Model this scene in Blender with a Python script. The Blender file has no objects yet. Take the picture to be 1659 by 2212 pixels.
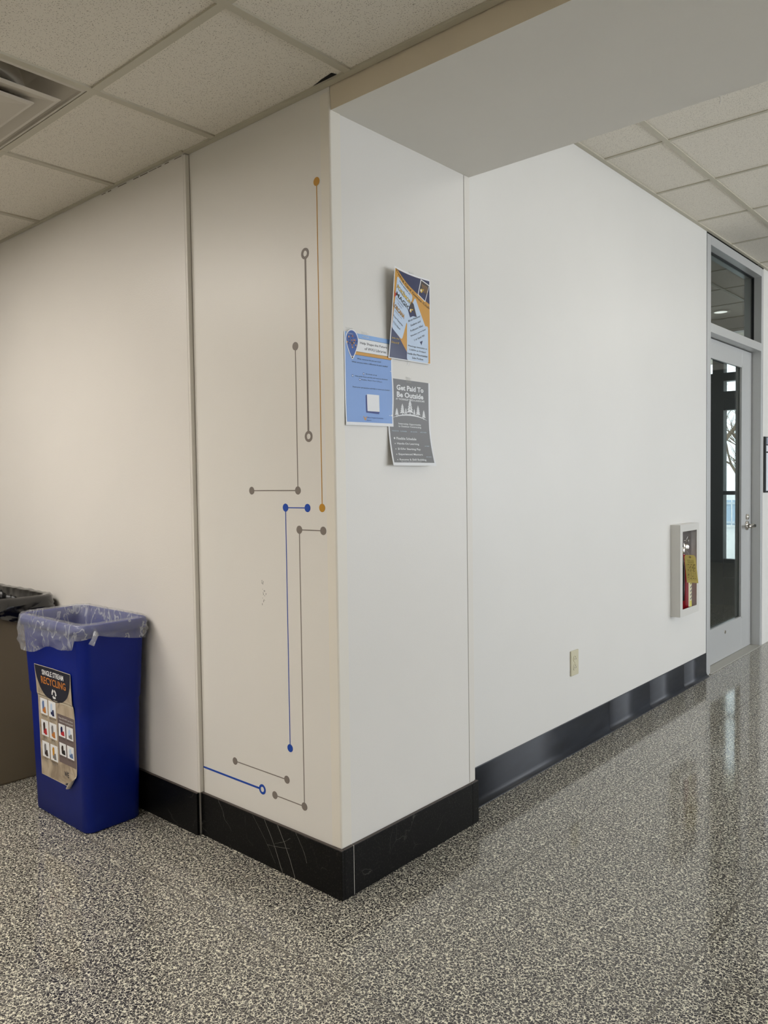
import bpy, bmesh, math, random
from mathutils import Vector, Matrix, noise
random.seed(7)
S = bpy.context.scene
COL = S.collection
PI = math.pi

# ------------------------------------------------------------------ camera
def cam_axes(yaw, pitch, roll):
    cy, sy = math.cos(yaw), math.sin(yaw)
    d = Vector((sy*math.cos(pitch), cy*math.cos(pitch), math.sin(pitch)))
    r = Vector((cy, -sy, 0)); u = r.cross(d)
    c, s = math.cos(roll), math.sin(roll)
    return c*r+s*u, -s*r+c*u, d
cr, cu, cd = cam_axes(-0.72071, -0.03995, -0.01419)
cam_data = bpy.data.cameras.new('camera')
cam = bpy.data.objects.new('camera', cam_data); COL.objects.link(cam)
cam.matrix_world = Matrix(((cr.x, cu.x, -cd.x, 1.61154), (cr.y, cu.y, -cd.y, -1.62308), (cr.z, cu.z, -cd.z, 1.24307), (0, 0, 0, 1)))
cam_data.sensor_fit = 'HORIZONTAL'; cam_data.sensor_width = 36; cam_data.lens = 36*1691.25/1659
cam_data.clip_start = .02; cam_data.clip_end = 200
S.camera = cam

# ------------------------------------------------------------------ world, light levels, exposure
S.view_settings.view_transform = 'Standard'; S.view_settings.look = 'None'
S.view_settings.gamma = 1; S.view_settings.use_curve_mapping = False
S.view_settings.exposure = 0.0
W = bpy.data.worlds.new('sky'); S.world = W; W.use_nodes = True
wb = W.node_tree.nodes['Background']; wb.inputs[0].default_value = (.87, .93, 1, 1); wb.inputs[1].default_value = 3.6
WARM_E, COOL_E = 18.5, 3.3       # emission of the ceiling light lenses, south area and corridor
def area(name, loc, rot, sx, sy, power, color):
    l = bpy.data.lights.new(name, 'AREA'); l.shape = 'RECTANGLE'; l.size = sx; l.size_y = sy
    l.energy = power; l.color = color
    o = bpy.data.objects.new(name, l); COL.objects.link(o); o.location = loc; o.rotation_euler = rot
    return o
# daylight entering the glazed east side
area('daylight_east', (5.85, 3.3, 1.45), (0, PI/2, 0), 2.1, 6.0, 52, (.94, .96, 1))
area('daylight_northeast', (5.85, 8.3, 1.45), (0, PI/2, 0), 2.1, 2.8, 58, (.88, .93, 1))

# ------------------------------------------------------------------ constants measured in the room
C0 = -.080                                # plane of the corridor wall
HS, HN = 2.371, 2.732                     # ceiling heights south / corridor
PA, PB = .686, .689                       # pillar extents
ZB = 2.305                                # underside of the beam
T = .61

# ------------------------------------------------------------------ materials
def lin(c): return tuple(((x/255)/12.92 if x/255 <= .04045 else ((x/255+.055)/1.055)**2.4) for x in c)
def mat(name, rgb=(200, 200, 200), rough=.5, metal=0, spec=.5, raw=False):
    m = bpy.data.materials.new(name); m.use_nodes = True
    b = m.node_tree.nodes['Principled BSDF']
    c = rgb if raw else lin(rgb)
    b.inputs['Base Color'].default_value = (*c, 1); b.inputs['Roughness'].default_value = rough
    b.inputs['Metallic'].default_value = metal; b.inputs['Specular IOR Level'].default_value = spec
    m.diffuse_color = (*c, 1)
    return m
class NT:
    def __init__(s, m):
        s.m = m; s.t = m.node_tree; s.b = s.t.nodes['Principled BSDF']
    def n(s, typ, **kw):
        x = s.t.nodes.new(typ)
        for k, v in kw.items():
            if k.startswith('i_'): x.inputs[k[2:].replace('_', ' ')].default_value = v
            else: setattr(x, k, v)
        return x
    def l(s, a, b): s.t.links.new(a, b)
    def coord(s, scale=(1, 1, 1)):
        c = s.n('ShaderNodeTexCoord'); mp = s.n('ShaderNodeMapping'); mp.inputs['Scale'].default_value = scale
        s.l(c.outputs['Object'], mp.inputs['Vector']); return mp.outputs['Vector']
    def ramp(s, fac, stops, interp='LINEAR'):
        r = s.n('ShaderNodeValToRGB'); r.color_ramp.interpolation = interp
        e = r.color_ramp.elements
        while len(e) < len(stops): e.new(.5)
        for i, (p, c) in enumerate(stops): e[i].position = p; e[i].color = (*c, 1)
        s.l(fac, r.inputs['Fac']); return r.outputs['Color']
    def mix(s, f, a, b, bt='MIX'):
        x = s.n('ShaderNodeMix', data_type='RGBA', blend_type=bt)
        for sock, v in ((x.inputs[0], f), (x.inputs[6], a), (x.inputs[7], b)):
            if hasattr(v, 'links'): s.l(v, sock)
            elif isinstance(v, tuple): sock.default_value = (*v, 1)
            else: sock.default_value = v
        return x.outputs[2]
    def math(s, op, a, b=0.):
        x = s.n('ShaderNodeMath', operation=op)
        for i, v in enumerate((a, b)):
            if hasattr(v, 'links'): s.l(v, x.inputs[i])
            else: x.inputs[i].default_value = v
        return x.outputs[0]
    def bump(s, h, strength=.2, dist=.001):
        x = s.n('ShaderNodeBump'); x.inputs['Strength'].default_value = strength; x.inputs['Distance'].default_value = dist
        s.l(h, x.inputs['Height']); s.l(x.outputs['Normal'], s.b.inputs['Normal'])
def wall_paint(name, rgb, rough=.38, amt=.25):
    m = mat(name, rgb, rough, spec=.45); t = NT(m); v = t.coord()
    a = t.n('ShaderNodeTexNoise', i_Scale=260., i_Detail=3.); t.l(v, a.inputs['Vector'])
    b = t.n('ShaderNodeTexNoise', i_Scale=2.2, i_Detail=3.); t.l(v, b.inputs['Vector'])
    c = lin(rgb)
    t.l(t.mix(b.outputs['Fac'], tuple(x*.97 for x in c), tuple(min(1, x*1.03) for x in c)), t.b.inputs['Base Color'])
    t.bump(a.outputs['Fac'], amt, .0008)
    return m
M = {}
M['wall'] = wall_paint('wall_paint', (226, 223, 217))
M['wall_gloss'] = wall_paint('wall_paint_orange_peel', (225, 221, 215), .33, .45)
M['wall_cool'] = wall_paint('wall_paint_white', (225, 223, 218), .36)
M['cream'] = wall_paint('cream_vinyl', (229, 224, 213), .4, .12)
M['strip'] = wall_paint('pale_vinyl_strip', (224, 220, 212), .4, .12)
M['beam'] = wall_paint('beam_paint', (229, 226, 219), .75, .15)
M['beamface'] = wall_paint('beam_face_paint', (222, 210, 188), .6, .15)
M['tee'] = mat('ceiling_grid_metal', (192, 186, 168), .45)
M['gap'] = mat('dark_gap', (18, 15, 14), .9)
M['caulk'] = mat('brown_caulk', (112, 101, 88), .8)

# ceiling tile with little holes and fissures
m = mat('acoustic_tile', (212, 203, 187), .95, spec=.1); t = NT(m); v = t.coord((1, 1, 0))
nz = t.n('ShaderNodeTexNoise', i_Scale=90., i_Detail=2.); t.l(v, nz.inputs['Vector'])
wv = t.mix(.012, v, nz.outputs['Color'])
vo = t.n('ShaderNodeTexVoronoi', feature='F1', i_Scale=250.); t.l(wv, vo.inputs['Vector'])
n2 = t.n('ShaderNodeTexNoise', i_Scale=190., i_Detail=2.); t.l(v, n2.inputs['Vector'])
sepc = t.n('ShaderNodeSeparateColor'); t.l(vo.outputs['Color'], sepc.inputs[0])
th = t.math('MULTIPLY', t.math('GREATER_THAN', sepc.outputs[0], .35), .40)
pit = t.math('MULTIPLY', t.math('LESS_THAN', t.math('ADD', vo.outputs['Distance'], t.math('MULTIPLY', n2.outputs['Fac'], .25)), th), .85)
t.l(t.mix(pit, lin((230, 224, 212)), lin((144, 134, 120))), t.b.inputs['Base Color'])
t.bump(pit, -.6, .002)
M['tile'] = m

# terrazzo: dark chips in a cream matrix, thin tile joints
m = mat('terrazzo', (140, 135, 120), .12, spec=.5); t = NT(m); v = t.coord((1, 1, 0))
nz = t.n('ShaderNodeTexNoise', i_Scale=55., i_Detail=3.); t.l(v, nz.inputs['Vector'])
wv = t.mix(.014, v, nz.outputs['Color'])
vo = t.n('ShaderNodeTexVoronoi', feature='DISTANCE_TO_EDGE', i_Scale=138.); t.l(wv, vo.inputs['Vector'])
vc = t.n('ShaderNodeTexVoronoi', feature='F1', i_Scale=138.); t.l(wv, vc.inputs['Vector'])
vo2 = t.n('ShaderNodeTexVoronoi', feature='F1', i_Scale=230.); t.l(wv, vo2.inputs['Vector'])
n3 = t.n('ShaderNodeTexNoise', i_Scale=120., i_Detail=2.); t.l(v, n3.inputs['Vector'])
edge = t.math('SUBTRACT', vo.outputs['Distance'], t.math('MULTIPLY', t.math('SUBTRACT', n3.outputs['Fac'], .55), .46))
mask = t.ramp(edge, [(.05, (1, 1, 1)), (.11, (0, 0, 0))])
sp = t.n('ShaderNodeSeparateColor'); t.l(vc.outputs['Color'], sp.inputs[0])
chip = t.ramp(sp.outputs[0], [(0, lin((50, 48, 50))), (.6, lin((66, 64, 64))), (.88, lin((92, 89, 87))), (1, lin((120, 116, 108)))])
n4 = t.n('ShaderNodeTexNoise', i_Scale=9., i_Detail=2.); t.l(v, n4.inputs['Vector'])
matrix = t.mix(n4.outputs['Fac'], lin((218, 214, 196)), lin((240, 236, 218)))
base = t.mix(mask, chip, matrix)
sx = t.n('ShaderNodeSeparateXYZ'); t.l(t.coord(), sx.inputs[0])
def joint(sock, off):
    a = t.math('PINGPONG', t.math('SUBTRACT', sock, off-T/2*0), T/2)   # 0 on a joint
    return t.math('LESS_THAN', a, .0026)
jm = t.math('MAXIMUM', joint(sx.outputs[0], .29), joint(sx.outputs[1], -.285))
base = t.mix(t.math('MULTIPLY', jm, .8), base, lin((100, 96, 88)))
t.l(base, t.b.inputs['Base Color'])
n5 = t.n('ShaderNodeTexNoise', i_Scale=3., i_Detail=3.); t.l(v, n5.inputs['Vector'])
t.l(t.ramp(n5.outputs['Fac'], [(.3, (.05,)*3), (.75, (.12,)*3)]), t.b.inputs['Roughness'])
M['terrazzo'] = m

# black marble with thin veins and scratches
m = mat('black_marble', (8, 8, 9), .34, spec=.2); t = NT(m); v = t.coord()
nz = t.n('ShaderNodeTexNoise', i_Scale=7., i_Detail=5.); t.l(v, nz.inputs['Vector'])
wv = t.mix(.16, v, nz.outputs['Color'])
vo = t.n('ShaderNodeTexVoronoi', feature='DISTANCE_TO_EDGE', i_Scale=9.); t.l(wv, vo.inputs['Vector'])
n2 = t.n('ShaderNodeTexNoise', i_Scale=14., i_Detail=2.); t.l(v, n2.inputs['Vector'])
vein = t.math('MULTIPLY', t.ramp(vo.outputs['Distance'], [(0, (1, 1, 1)), (.012, (0, 0, 0))]), t.ramp(n2.outputs['Fac'], [(.5, (0, 0, 0)), (.70, (.28, .28, .28))]))
n3 = t.n('ShaderNodeTexNoise', i_Scale=180., i_Detail=3.); t.l(v, n3.inputs['Vector'])
dust = t.ramp(n3.outputs['Fac'], [(.55, (0, 0, 0)), (.8, (.12, .12, .12))])
t.l(t.mix(t.math('ADD', vein, dust), lin((9, 9, 10)), lin((140, 136, 130))), t.b.inputs['Base Color'])
M['marble'] = m
M['marble_vein'] = mat('marble_vein', (165, 162, 156), .4)
M['marble_edge'] = mat('marble_worn_top_edge', (78, 70, 66), .6)
m = mat('vinyl_base', (34, 37, 44), .28); t = NT(m); v = t.coord((1, 1, 4))
n2 = t.n('ShaderNodeTexNoise', i_Scale=5., i_Detail=5.); t.l(v, n2.inputs['Vector'])
t.l(t.ramp(n2.outputs['Fac'], [(.35, lin((31, 34, 41))), (.75, lin((42, 46, 55)))]), t.b.inputs['Base Color'])
t.l(t.ramp(n2.outputs['Fac'], [(.3, (.34,)*3), (.7, (.42,)*3)]), t.b.inputs['Roughness'])
M['vinyl'] = m
def brushed(name, rgb, rough=.35):
    m = mat(name, rgb, rough, metal=.4); t = NT(m); v = t.coord((1, 1, .04))
    n2 = t.n('ShaderNodeTexNoise', i_Scale=220., i_Detail=2.); t.l(v, n2.inputs['Vector'])
    t.bump(n2.outputs['Fac'], .06, .0005); return m
M['alu'] = brushed('anodised_aluminium', (198, 199, 198), .38)
M['alu_dark'] = brushed('grey_aluminium', (118, 118, 114), .45)
M['chrome'] = mat('satin_chrome', (210, 205, 198), .14, metal=1)
M['black'] = mat('black_rubber', (12, 12, 14), .5)
def glass_mat(name, tint=(.93, .96, .95), ior=1.5):
    m = bpy.data.materials.new(name); m.use_nodes = True; nt = m.node_tree; nt.nodes.clear()
    o = nt.nodes.new('ShaderNodeOutputMaterial'); mx = nt.nodes.new('ShaderNodeMixShader')
    f = nt.nodes.new('ShaderNodeFresnel'); ge = nt.nodes.new('ShaderNodeNewGeometry'); mr = nt.nodes.new('ShaderNodeMapRange')
    mr.inputs['To Min'].default_value = ior; mr.inputs['To Max'].default_value = 1/ior      # same reflectance entering and leaving the pane
    nt.links.new(ge.outputs['Backfacing'], mr.inputs['Value']); nt.links.new(mr.outputs['Result'], f.inputs['IOR'])
    tr = nt.nodes.new('ShaderNodeBsdfTransparent'); tr.inputs[0].default_value = (*tint, 1)
    g = nt.nodes.new('ShaderNodeBsdfGlossy'); g.inputs['Roughness'].default_value = .01
    nt.links.new(f.outputs[0], mx.inputs[0]); nt.links.new(tr.outputs[0], mx.inputs[1]); nt.links.new(g.outputs[0], mx.inputs[2])
    nt.links.new(mx.outputs[0], o.inputs[0]); return m
M['glass'] = glass_mat('tinted_glass', (.80, .84, .83))
M['glass_clear'] = glass_mat('clear_glass', (.95, .97, .97))
def emit(name, rgb, e):
    m = bpy.data.materials.new(name); m.use_nodes = True
    b = m.node_tree.nodes['Principled BSDF']; b.inputs['Base Color'].default_value = (.8, .8, .8, 1)
    b.inputs['Emission Color'].default_value = (*rgb, 1); b.inputs['Emission Strength'].default_value = e; return m
M['lens_warm'] = emit('light_lens_warm', (1, .94, .87), WARM_E)
M['lens_cool'] = emit('light_lens_cool', (1, .97, .92), COOL_E)

# ------------------------------------------------------------------ mesh helpers
def tag(o, label=None, cat=None, group=None, kind=None):
    if label: o['label'] = label
    if cat: o['category'] = cat
    if group: o['group'] = group
    if kind: o['kind'] = kind
    return o
def thing(name, label, cat, loc=(0, 0, 0), rotz=0, group=None):
    o = bpy.data.objects.new(name, None); COL.objects.link(o); o.location = loc; o.rotation_euler = (0, 0, rotz)
    o.empty_display_size = .1
    return tag(o, label, cat, group)
def obj(name, bm, mats, parent=None, smooth=False, label=None):
    me = bpy.data.meshes.new(name); bm.normal_update(); bm.to_mesh(me); bm.free()
    for x in (mats if isinstance(mats, (list, tuple)) else [mats]): me.materials.append(x)
    if smooth:
        for p in me.polygons: p.use_smooth = True
    o = bpy.data.objects.new(name, me); COL.objects.link(o)
    if parent: o.parent = parent
    if label: o['label'] = label
    return o
def struct(name, bm, mats, parent=None, smooth=False, label=None):
    o = obj(name, bm, mats, parent, smooth)
    if parent is None: o['kind'] = 'structure'
    if label: o['label'] = label
    return o
def box(bm, x0, x1, y0, y1, z0, z1, mi=0, bev=0):
    vs = [bm.verts.new(p) for p in [(x0,y0,z0),(x1,y0,z0),(x1,y1,z0),(x0,y1,z0),(x0,y0,z1),(x1,y0,z1),(x1,y1,z1),(x0,y1,z1)]]
    fs = [bm.faces.new([vs[i] for i in f]) for f in [(3,2,1,0),(4,5,6,7),(0,1,5,4),(1,2,6,5),(2,3,7,6),(3,0,4,7)]]
    for f in fs: f.material_index = mi
    if bev:
        es = list({e for f in fs for e in f.edges})
        r = bmesh.ops.bevel(bm, geom=es, offset=bev, segments=3, profile=.5, affect='EDGES')
        for f in r['faces']: f.material_index = mi
    return bm
def B(*a, **k): return box(bmesh.new(), *a, **k)
def cyl(bm, p0, p1, r0, r1=None, n=24, mi=0, caps=True):
    r1 = r0 if r1 is None else r1
    p0, p1 = Vector(p0), Vector(p1); d = (p1-p0).normalized()
    a = d.orthogonal().normalized(); b = d.cross(a)
    R = []
    for p, r in ((p0, r0), (p1, r1)):
        R.append([bm.verts.new(p+a*math.cos(2*PI*i/n)*r+b*math.sin(2*PI*i/n)*r) for i in range(n)])
    for i in range(n):
        f = bm.faces.new((R[0][i], R[0][(i+1) % n], R[1][(i+1) % n], R[1][i])); f.material_index = mi; f.smooth = True
    if caps:
        f = bm.faces.new(R[0][::-1]); f.material_index = mi
        f = bm.faces.new(R[1]); f.material_index = mi
    return bm
def lathe(bm, c, prof, n=32, mi=0, axis=Vector((0, 0, 1))):
    c = Vector(c); a = axis.orthogonal().normalized(); b = axis.cross(a); R = []
    for r, h in prof:
        R.append([bm.verts.new(c+axis*h+(a*math.cos(2*PI*i/n)+b*math.sin(2*PI*i/n))*max(r, 1e-5)) for i in range(n)])
    for j in range(len(R)-1):
        for i in range(n):
            f = bm.faces.new((R[j][i], R[j][(i+1) % n], R[j+1][(i+1) % n], R[j+1][i])); f.material_index = mi; f.smooth = True
    return bm
def tube(bm, pts, r, n=10, mi=0, taper=None):
    pts = [Vector(p) for p in pts]; R = []
    prev = None
    for k, p in enumerate(pts):
        d = (pts[min(k+1, len(pts)-1)]-pts[max(k-1, 0)]).normalized()
        a = d.orthogonal().normalized() if prev is None else (prev-d*prev.dot(d)).normalized()
        prev = a; b = d.cross(a); rr = r*(taper[k] if taper else 1)
        R.append([bm.verts.new(p+(a*math.cos(2*PI*i/n)+b*math.sin(2*PI*i/n))*rr) for i in range(n)])
    for j in range(len(R)-1):
        for i in range(n):
            f = bm.faces.new((R[j][i], R[j][(i+1) % n], R[j+1][(i+1) % n], R[j+1][i])); f.smooth = True; f.material_index = mi
    f = bm.faces.new(R[0][::-1]); f.material_index = mi
    f = bm.faces.new(R[-1]); f.material_index = mi
    return bm

# ================================================================== THE SETTING
# floor
struct('floor', B(-5, 6, -5, 10, -.1, 0), M['terrazzo'])
# south ceiling: tiles, grid; the diffuser's cell is left open
X0, Y0S = .093, -.438
bm = bmesh.new()
diff_cell = (X0-3*T+T*1, Y0S)            # cell x[-1.127,-.517]
def tiles(bm, xs, ys, z, skip=()):
    for i in range(len(xs)-1):
        for j in range(len(ys)-1):
            if (i, j) in skip: continue
            e = .004
            box(bm, xs[i]+e, xs[i+1]-e, ys[j]+e, ys[j+1]-e, z+.006, z+.024)
xs = [X0+T*k for k in range(-8, 10)]     # x lines
ys = [Y0S-T*k for k in range(8, -1, -1)]+[0.0]
sk = set()
DX0, DX1, DY0, DY1 = X0-2*T, X0-T, Y0S-T, Y0S
LS = [(X0-4*T, X0-2*T, Y0S-2*T, Y0S-T), (X0+T, X0+3*T, Y0S-5*T, Y0S-4*T), (X0-2*T, X0, Y0S-4*T, Y0S-3*T)]
for i in range(len(xs)-1):
    for j in range(len(ys)-1):
        cx, cy = (xs[i]+xs[i+1])/2, (ys[j]+ys[j+1])/2
        if DX0 < cx < DX1 and DY0 < cy < DY1: sk.add((i, j))
        for q in LS:
            if q[0] < cx < q[1] and q[2] < cy < q[3]: sk.add((i, j))
tiles(bm, xs, ys, HS, sk)
ceil_s = struct('ceiling', bm, M['tile'], label='ceiling of fissured white acoustic tiles over the bins')
bm = bmesh.new(); w = .012
for x in xs: box(bm, x-w, x+w, ys[0], -.001, HS, HS+.03)
for y in ys[:-1]: box(bm, xs[0], xs[-1], y-w, y+w, HS+.0004, HS+.03)
# wall angle along the pillar and beam
box(bm, -PA+.004, 5.9, -.022, -.0005, HS-.001, HS+.012)
box(bm, -5, -PA+.004, -.030, -.0175, HS-.001, HS+.012)
obj('ceiling_grid', bm, M['tee'], ceil_s)
# slim black opening where one tile edge is chipped by the pillar corner
bm = bmesh.new()
q = [(-.045, -.0235), (.055, -.0235), (.05, -.040), (.0, -.0335), (-.02, -.028)]
f = bm.faces.new([bm.verts.new((x, y, HS+.0008+.0045)) for x, y in q][::-1])
obj('tile_gap', bm, M['gap'], ceil_s)
struct('ceiling_plenum', B(-5, 6, -5, 0, HS+.25, HS+.3), M['gap'])
# corridor ceiling
xs2 = [C0]+[C0+.312+T*k for k in range(0, 9)]
ys2 = [1.888+T*k for k in range(-2, 14)]
LN = [(C0+.312+T, C0+.312+T*2, 1.888-T, 1.888+T), (C0+.312+T*2, C0+.312+T*3, 1.888+5*T, 1.888+7*T), (C0+.312+T*6, C0+.312+T*7, 1.888+1*T, 1.888+3*T)]
bm = bmesh.new(); sk = set()
for i in range(len(xs2)-1):
    for j in range(len(ys2)-1):
        cx, cy = (xs2[i]+xs2[i+1])/2, (ys2[j]+ys2[j+1])/2
        for q in LN:
            if q[0] < cx < q[1] and q[2] < cy < q[3]: sk.add((i, j))
tiles(bm, xs2, ys2, HN, sk)
ceil_n = struct('ceiling_corridor', bm, M['tile'])
bm = bmesh.new()
for x in xs2[1:]: box(bm, x-w, x+w, .69, 9.9, HN, HN+.03)
for y in ys2: box(bm, C0, xs2[-1], y-.009, y+.009, HN+.0015, HN+.03)
box(bm, C0+.0005, C0+.022, .69, 9.9, HN-.001, HN+.01)
obj('ceiling_grid', bm, M['tee'], ceil_n)
struct('ceiling_plenum_corridor', B(-.3, 6, .69, 10, HN+.25, HN+.3), M['gap'])

# pillar and walls
struct('wall_pillar', B(-PA+.006, .0, .0, PB-.002, .0, 2.75), M['wall'])
struct('wall_left', B(-5, -PA-.006, -.017, .15, 0, 2.75, bev=.002), M['wall_gloss'])
# vertical joint between the left wall and the pillar: pale bead, dark line beside it
bm = bmesh.new(); box(bm, -PA-.006, -PA+.0048, -.0165, .02, .1525, HS-.004, 0, .0012)
box(bm, -PA+.0035, -PA+.006, -.0012, .02, .1525, HS-.004, 1)
struct('trim_1', bm, [M['strip'], M['caulk']], label='pale vertical bead in the joint beside the pillar')
# a ragged paint line where the left wall meets the ceiling angle
bm = bmesh.new(); x = -.70
while x > -1.25:
    L_ = random.uniform(.02, .09); box(bm, x-L_, x, -.0176, -.0165, HS-.0058-random.uniform(0, .0012), HS-.004); x -= L_+random.uniform(.004, .05)
struct('trim_2', bm, M['caulk'], label='ragged dark caulk line under the ceiling angle')
# corner guard: L-shaped, rounded nose
bm = bmesh.new()
prof = [(-.0365, .0), (-.0365, -.0022), (-.004, -.0026)]
for k in range(1, 7):
    a = -PI/2+k*PI/12; prof.append((-.004+.0062*math.cos(a), .0036+.0062*math.sin(a)))
prof += [(.0022, .0405), (0.0, .0405), (-.01, .0405), (-.01, .01), (-.0365, .01)]
lo = [bm.verts.new((x, y, .154)) for x, y in prof]; hi = [bm.verts.new((x, y, 2.356 if x < .0005 else 2.3049)) for x, y in prof]
n = len(prof)
for i in range(n): bm.faces.new((lo[i], lo[(i+1) % n], hi[(i+1) % n], hi[i]))
bm.faces.new(lo[::-1]); bm.faces.new(hi)
struct('trim_3', bm, M['cream'], label='cream corner guard on the pillar edge')
# strip at the back edge of the pillar's poster side
bm = B(-.01, .0016, .6575, PB+.0012, .154, ZB-.0005, bev=.0007); box(bm, -.004, .0004, .6562, .6576, .154, ZB-.0005, 1)
struct('trim_4', bm, [M['strip'], mat('joint_grey', (150, 146, 140), .7)], label='narrow cream edge strip beside the recessed corridor wall')
# corridor wall with openings for the extinguisher cabinet and the door
CY0, CY1, CZ0, CZ1 = 2.742, 3.035, .452, .972
DY_0, DY_1 = 3.318, 4.475
bm = bmesh.new(); tk = .12
box(bm, C0-tk, C0, PB-.01, CY0+.012, 0, 2.76)
box(bm, C0-tk, C0, CY1-.012, DY_0, 0, 2.76)
box(bm, C0-tk, C0, CY0+.012, CY1-.012, 0, CZ0+.012)
box(bm, C0-tk, C0, CY0+.012, CY1-.012, CZ1-.012, 2.76)
wr = struct('wall_right', bm, M['wall_cool'])
box_bm = B(C0-tk, C0, DY_1+.004, 10, 0, 2.76)
struct('wall_far', box_bm, M['wall_cool'])
struct('trim_5', B(C0-.005, C0+.0015, DY_1, DY_1+.004, .0, HN), M['black'], label='black joint beside the door frame')
# thin dark joint where the wall panel meets the door frame
struct('trim_6', B(C0-.005, C0+.0012, DY_0-.003, DY_0, .146, HN), M['black'], label='dark joint at the near door jamb')
# beam over the opening
bm = B(-.05, 5.9, .0035, PB, ZB, 2.76)
for f in bm.faces:
    if f.normal.y < -.5: f.material_index = 1
bm.normal_update()
for f in bm.faces:
    if f.normal.y < -.5: f.material_index = 1
struct('ceiling_beam', bm, [M['beam'], M['beamface']], label='painted beam spanning from the pillar over the corridor')
# little curl of loose paint on the beam's back edge
bm = bmesh.new()
pts = [(.852+.004*math.cos(a), .689, 2.3045-.010+.011*math.sin(a)) for a in [PI*.5-k*PI/7 for k in range(7)]]
tube(bm, pts, .0016, 6)
pc = obj('paint_curl', bm, M['beam'], bpy.data.objects['ceiling_beam'])

# baseboards
bm = bmesh.new()
def slab(bm, x0, x1, y0, y1, z1, topmi=1):
    box(bm, x0, x1, y0, y1, 0, z1-.002, 0, .001); box(bm, x0+.001, x1-.001, y0+.001, y1-.001, z1-.002, z1, topmi)
e = .0105
slab(bm, -PA, e, -e, .0, .152)
slab(bm, -.0, e, .0003, .041, .152)
slab(bm, -.0, e, .0425, PB-.028, .152)
slab(bm, -.0, e, PB-.0268, PB+e, .152)
box(bm, -.002, e-.0006, .041, .0425, .001, .151, 2); box(bm, -.002, e-.0015, PB-.028, PB-.0268, .001, .151, 2)
slab(bm, C0+.012, .001, PB, PB+e, .152)
def vein(bm, pts, wd):
    r0 = []
    for k, (x, z) in enumerate(pts):
        d = Vector(pts[min(k+1, len(pts)-1)])-Vector(pts[max(k-1, 0)]); d.normalize(); nn = Vector((-d.y, d.x))*wd*random.uniform(.5, 1)
        r0.append((bm.verts.new((x+nn.x, -e-.00012, z+nn.y)), bm.verts.new((x-nn.x, -e-.00012, z-nn.y))))
    for a, b in zip(r0, r0[1:]):
        f = bm.faces.new((a[0], b[0], b[1], a[1])); f.material_index = 3
def wig(a, b, n=9, amp=.003):
    o = []
    for k in range(n+1):
        s = k/n; bow = math.sin(s*PI)*.006
        o.append((a[0]+(b[0]-a[0])*s+bow+random.uniform(-amp, amp)*.3, a[1]+(b[1]-a[1])*s))
    return o
vein(bm, wig((-.341, .150), (-.257, .003)), .00075)
vein(bm, wig((-.276, .1495), (-.197, .003)), .00075)
vein(bm, wig((-.191, .1495), (-.1415, .068)), .0005)
vein(bm, wig((-.586, .1495), (-.552, .091)), .0004)
vein(bm, wig((-.552, .091), (-.515, .06)), .0002)
vein(bm, wig((-.40, .148), (-.29, .02), 12), .00028)
vein(bm, wig((-.33, .07), (-.22, .09), 12), .0003)
vein(bm, wig((-.29, .085), (-.215, .125), 12), .00022)
struct('baseboard_center', bm, [M['marble'], M['marble_edge'], M['cream'], M['marble_vein']], label='black veined marble baseboard around the pillar')
bm = bmesh.new(); slab(bm, -5, -PA-.0005, -.0275, -.017, .152)
struct('baseboard_left', bm, [M['marble'], M['marble_edge']], label='black marble baseboard behind the bins')
# cove base in the corridor, separate lengths
bm = bmesh.new()
js = [PB+.0, 1.950, 2.443, 2.938, DY_0-.003]
prof = [(0, .146), (.0035, .146), (.004, .144), (.004, .03), (.006, .018), (.011, .009), (.019, .004), (.024, .0025), (.0245, 0), (0, 0)]
for a, b in zip(js, js[1:]):
    lo = [bm.verts.new((C0+x, a+.0006, z)) for x, z in prof]; hi = [bm.verts.new((C0+x, b-.0006, z)) for x, z in prof]
    n = len(prof)
    for i in range(n): f = bm.faces.new((lo[i], hi[i], hi[(i+1) % n], lo[(i+1) % n])); f.smooth = 2 <= i <= 6
    bm.faces.new(lo); bm.faces.new(hi[::-1])
struct('baseboard_right', bm, M['vinyl'], label='dark blue-grey vinyl cove base in four lengths')
# enclosing walls outside the picture
struct('wall_south', B(-5, 6, -5.1, -5, 0, 2.75), M['wall'])
struct('wall_west', B(-5.1, -5, -5, .15, 0, 2.75), M['wall'])
bm = B(6, 6.1, -5, .2, 0, 2.76); box(bm, 6, 6.1, .2, 6.4, 0, .35); box(bm, 6, 6.1, .2, 6.4, 2.5, 2.76); box(bm, 6, 6.1, 6.4, 6.9, 0, 2.76); box(bm, 6, 6.1, 6.9, 9.7, 0, .35); box(bm, 6, 6.1, 6.9, 9.7, 2.5, 2.76); box(bm, 6, 6.1, 9.7, 10, 0, 2.76)
struct('wall_east', bm, M['wall_cool'])
struct('wall_north', B(C0-tk, 6, 10, 10.1, 0, 2.76), mat('grey_end_wall', (92, 94, 92), .6))

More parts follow.
